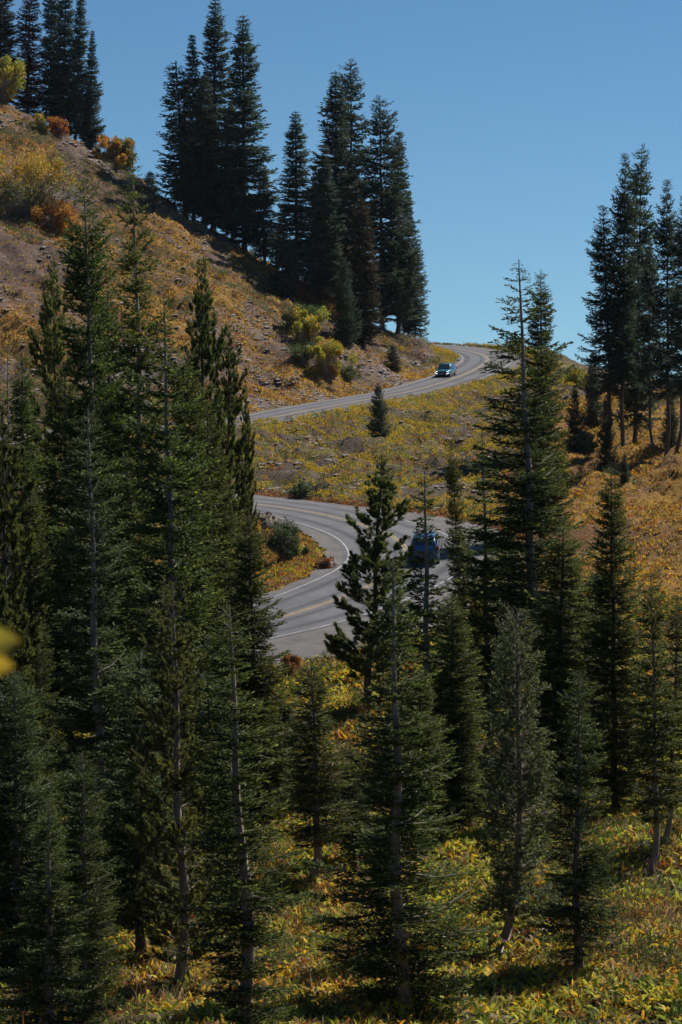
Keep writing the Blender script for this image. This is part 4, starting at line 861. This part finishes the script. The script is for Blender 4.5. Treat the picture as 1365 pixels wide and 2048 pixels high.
def wheel(parent, x, y, r, wd=.22):
    a = np.arange(28)*2*PI/28; sg = 1 if x > 0 else -1
    prof = [(r*.62, wd/2*.9), (r*.93, wd/2), (r, wd/2*.75), (r, -wd/2*.75), (r*.93, -wd/2), (r*.62, -wd/2*.9)]
    secs = [[(x+sg*o, y+q*math.cos(t), r+q*math.sin(t)) for q, o in prof] for t in a]; V = np.array(secs).reshape(-1, 3); n = len(prof)
    i = np.arange(28)[:, None]*n; i2 = ((np.arange(28)+1) % 28)[:, None]*n; j = np.arange(n)[None]; j2 = (j+1) % n
    w_ = link('wheel', make_mesh('wheel', V, np.stack([i+j, i+j2, i2+j2, i2+j], -1).reshape(-1, 4), M['tyre'], smooth=True), parent)
    vv = [(x+sg*wd*.40, y, r)]; ff = []
    for t in a: vv.append((x+sg*wd*.46, y+r*.64*math.cos(t), r+r*.64*math.sin(t)))
    for q in range(28):
        if q % 28 != -1: ff.append((0, 1+q, 1+(q+1) % 28))
    link('rim', make_mesh('rim', np.array(vv), np.array(ff), M['rim']), w_)
def car(name, loc, head, paint, spec, label, cat, lit):
    """x right, y forward, z up; spec: list of lower body stations and the cabin"""
    t = empty(name, loc, (spec.get('pitch', 0), 0, head))
    hw = spec['hw']; L = spec['L']; belt = spec['belt']; roof = spec['roof']; cl = spec['clear']
    secs = []
    for yy, zt, zb, k in spec['body']:
        h = hw*k; zm = zb+(zt-zb)*.45
        half = [(0, zb), (h*.86, zb), (h*.97, zb+.08), (h, zm), (h*.985, zm+(zt-zm)*.55), (h*.90, zt-.035), (h*.74, zt), (0, zt+.02)]
        ring = [(x, yy, z) for x, z in half]+[(-x, yy, z) for x, z in half[-2:0:-1]]; secs.append(ring)
    V, Fs = loft(secs); body = link('body', make_mesh('body', V, Fs, M[paint], smooth=True), t)
    # cabin: base ring at belt, roof ring
    c0, c1, c2, c3 = spec['cabin']                       # windscreen foot, roof front, roof rear, rear glass foot (y)
    wb, wt = hw*.88, hw*.70
    cab = []
    for yy, z0, z1, k in ((c0, belt-.03, belt, .96), (c1+.02, belt-.03, roof-.03, .99), ((c1+c2)/2, belt-.03, roof, 1.0), (c2-.02, belt-.03, roof-.05, .97), (c3, belt-.03, belt+.02, .93)):
        f = (z1-belt)/(roof-belt); wtop = wb+(wt-wb)*max(f, 0)
        half = [(0, z0), (wb*k, z0), (wb*k*.995, belt), (wtop*k*1.02, z1-.05 if f > .5 else z1-.004), (wtop*k*.93, z1), (0, z1+.02)]
        cab.append([(x, yy, z) for x, z in half]+[(-x, yy, z) for x, z in half[-2:0:-1]])
    V, Fs = loft(cab); link('cabin', make_mesh('cabin', V, Fs, M[paint], smooth=True), t)
    o = .012
    def off(p, n_): return [tuple(np.array(q)+np.array(n_)*o) for q in p]
    # windscreen and rear window lie on the sloping ends
    nf = norm(np.array([0, roof-belt, c0-c1])); nr = norm(np.array([0, -(roof-belt), c2-c3]))
    panel('windscreen', off([(-wb*.88, c0-.04, belt+.05), (wb*.88, c0-.04, belt+.05), (wt*.86, c1+.06, roof-.07), (-wt*.86, c1+.06, roof-.07)], nf*2), 'glass', t)
    panel('rear_window', off([(wb*.82, c3+.05, belt+.07), (-wb*.82, c3+.05, belt+.07), (-wt*.82, c2-.05, roof-.10), (wt*.82, c2-.05, roof-.10)], nr*2), 'glass', t)
    for sg in (-1, 1):
        sx = lambda f: sg*(wb+(wt-wb)*f+.022)
        fr, rr_ = c0-(c0-c1)*.42, c3+(c2-c3)*.42
        mid = (c1+c2)/2
        a = [(sx(.06), c0-.22, belt+.05), (sx(.06), mid+.04, belt+.05), (sx(.82), mid+.04, roof-.09), (sx(.80), c1+.0, roof-.10)]
        b = [(sx(.06), mid-.04, belt+.05), (sx(.06), c3+.25, belt+.06), (sx(.78), c2+.08, roof-.12), (sx(.82), mid-.04, roof-.09)]
        for q in (a, b): panel('side_window', q if sg > 0 else q[::-1], 'glass', t)
        m_ = boxpart('mirror', (sg*(hw+.10), c0-.28, belt+.07), (.22, .12, .15), paint, t, .04)
        boxpart('mirror_glass', (sg*(hw+.10), c0-.345, belt+.07), (.17, .012, .11), 'chrome', m_, .004)
        for yy in (spec['axle'][0], spec['axle'][1]):
            wheel(t, sg*(hw-.10), yy, spec['wr'])
        # door handles
        for yy in (mid+.12, mid-.85): boxpart('door_handle', (sg*(hw*.985+.012), yy, belt-.12), (.03, .17, .03), paint, t, .01)
        yF = L/2
        hl = boxpart('headlight', (sg*hw*.70, yF-.16, spec['hz']), (.42, .22, .13), 'lamp' if False else 'chrome', t, .05)
        if lit: panel('running_light', [(sg*hw*.60, yF+.035, spec['hz']-.30), (sg*hw*.93, yF-.06, spec['hz']-.17), (sg*hw*.93, yF-.06, spec['hz']-.10), (sg*hw*.60, yF+.035, spec['hz']-.24)][::sg], 'lamp', t, .03)
        if lit: boxpart('lamp_bulb', (sg*hw*.70, yF-.045, spec['hz']), (.16, .02, .05), 'lamp', hl, .008)
        boxpart('tail_light', (sg*hw*.80, -L/2+.06, spec['tz']), (.34, .18, spec['th']), 'red', t, .04)
    boxpart('grille', (0, L/2-.015, spec['hz']-.12), (hw*1.05, .06, .22), 'black', t, .03)
    boxpart('front_bumper', (0, L/2-.04, cl+.14), (hw*1.72, .16, .17), 'black', t, .05)
    boxpart('rear_bumper', (0, -L/2+.03, cl+.20), (hw*1.80, .16, .22), 'black', t, .05)
    boxpart('number_plate', (0, L/2+.025, spec['hz']-.26), (.31, .02, .155), 'plate', t, .004)
    boxpart('number_plate', (0, -L/2-.012, spec['tz']-.16), (.31, .02, .155), 'plate', t, .004)
    if spec.get('rails'):
        for sg in (-1, 1): boxpart('roof_rail', (sg*wt*.86, (c1+c2)/2, roof+.03), (.04, (c1-c2)*.85, .04), 'chrome', t, .015)
        boxpart('rear_wiper', (.05, c3+.06, belt+.10), (.45, .02, .02), 'black', t, .006)
        boxpart('roof_spoiler', (0, c2-.10, roof-.03), (wt*1.7, .22, .035), paint, t, .012)
    tag(t, label, cat); return t
def road_spot(s, off):
    i = int(np.argmin(np.abs(RS-s))); p = RC[i]; tg = RC[min(i+2, len(RC)-1)]-RC[max(i-2, 0)]
    return (p[0]+RN[i][0]*off, p[1]+RN[i][1]*off, p[2]), math.atan2(-tg[0], tg[1]), math.atan2(tg[2], np.linalg.norm(tg[:2]))
hatch = dict(hw=.90, L=4.35, belt=.93, roof=1.50, clear=.22, wr=.33, axle=(1.34, -1.28), hz=.70, tz=.80, th=.18, cabin=(1.18, .42, -1.25, -2.02),
    body=[(-2.17, .78, .42, .80), (-2.10, .90, .30, .90), (-1.7, .95, .24, .98), (-.9, .95, .22, 1), (0, .95, .22, 1), (.9, .94, .22, 1), (1.3, .90, .22, .99), (1.75, .83, .24, .96), (2.05, .72, .28, .88), (2.17, .60, .36, .76)])
suv = dict(hw=.90, L=4.6, belt=1.12, roof=1.62, clear=.28, wr=.37, axle=(1.45, -1.42), hz=.88, tz=1.02, th=.30, cabin=(1.10, .48, -1.95, -2.30), rails=True,
    body=[(-2.37, .98, .48, .84), (-2.30, 1.12, .36, .93), (-1.9, 1.14, .30, .99), (-.9, 1.14, .28, 1), (0, 1.14, .28, 1), (.9, 1.13, .28, 1), (1.3, 1.08, .28, .99), (1.85, 1.02, .30, .96), (2.22, .90, .34, .90), (2.37, .74, .44, .80)])
loc, hd, pt = road_spot(near_s(14.2, 285), -1.65)
car('car', loc, hd+PI, 'paint_teal', dict(hatch, pitch=-pt), 'teal blue hatchback with its lights on, driving down the upper road towards the viewer', 'car', True)
loc, hd, pt = road_spot(near_s(3.9, 142.5), 1.0)
car('suv', loc, hd, 'paint_blue', dict(suv, pitch=pt), 'blue sport utility car going up the lower bend, seen from behind through the firs', 'car', False)

# ------------------------------------------------------------------ small brown sign
M['sign'] = plain('brown_sign_wood', (.12, .035, .025), .8); 
Y = hit(858, 1022, 100); sx_ = un(858, 1022, Y)[0]; sz_ = float(gz(sx_, Y)[0])
t = empty('sign', (sx_, Y, sz_)); boxpart('post', (0, .04, .33), (.09, .09, .80), 'bark_dark', t, .01); boxpart('board', (0, -.02, .70), (.78, .04, .20), 'sign', t, .008)
tag(t, 'small brown wooden board sign on a post at the far edge of the lower bend', 'sign')

# ------------------------------------------------------------------ leaf close to the viewer, out of focus
rng = np.random.default_rng(5)
def near_leaf(loc, size, rz, cols):
    n = 14; V = []; C = []
    for i in range(n+1):
        t = i/n; w = .42*math.sin(PI*t**.8)**.9*(1-.25*t)+.004; zc = .10*math.sin(PI*t)
        for k in (-1, -.5, 0, .5, 1): V.append((t*1.0, k*w, zc+.10*abs(k)*w*2)); C.append(np.array(cols[0])*(1-t)+np.array(cols[1])*t)
    V = np.array(V)*size; i = (np.arange(n)[:, None]*5+np.arange(4)[None]).ravel()
    Fq = np.stack([i, i+1, i+6, i+5], 1)
    o = link('blade', make_mesh('blade', V, Fq, M['shrub_leaf'], col=np.array(C), smooth=True)); o.location = loc; o.rotation_euler = rz; return o
base = np.array(un(-30, 1300, 2.2)); t = empty('leaf_sprig', base)
for dx, dz, rz, s, c in ((0, .004, (1.2, -.15, -.3), 0.038, (LIME, YEL)), (-.002, -.009, (1.9, .25, .2), .030, (YEL, YEL)), (-.01, .0, (.6, -.1, .5), .035, ((.2, .3, .04), YEL))):
    o = near_leaf((dx, 0, dz), s, rz, c); o.parent = t
tv, tf = tube([(-.06, 0, -.03), (-.03, 0, -.012), (0, 0, 0)], [.0016, .0013, .001], 8); link('stem', make_mesh('stem', tv, tf, M['twig'], smooth=True), t)
tag(t, 'yellow green leaf close to the viewer, blurred at the left edge', 'leaf')

# ------------------------------------------------------------------ air
hz = bpy.data.materials.new('thin_haze'); hz.use_nodes = True; hn = hz.node_tree; hn.nodes.clear()
ho = hn.nodes.new('ShaderNodeOutputMaterial'); hv = hn.nodes.new('ShaderNodeVolumePrincipled')
hv.inputs['Color'].default_value = (.72, .84, 1, 1); hv.inputs['Density'].default_value = 0.00003; hv.inputs['Anisotropy'].default_value = 0
hn.links.new(hv.outputs[0], ho.inputs['Volume'])
zlo = float(ZG.min())-1; ztop = 75.0
me = bpy.data.meshes.new('haze'); X0, X1, Y0, Y1 = -1550, 1550, -650, 2250
me.from_pydata([(x, y, z) for z in (zlo, ztop) for x, y in ((X0, Y0), (X1, Y0), (X1, Y1), (X0, Y1))], [], [(3, 2, 1, 0), (4, 5, 6, 7), (0, 1, 5, 4), (1, 2, 6, 5), (2, 3, 7, 6), (3, 0, 4, 7)])
me.materials.append(hz); tag(link('haze', me), kind='stuff')
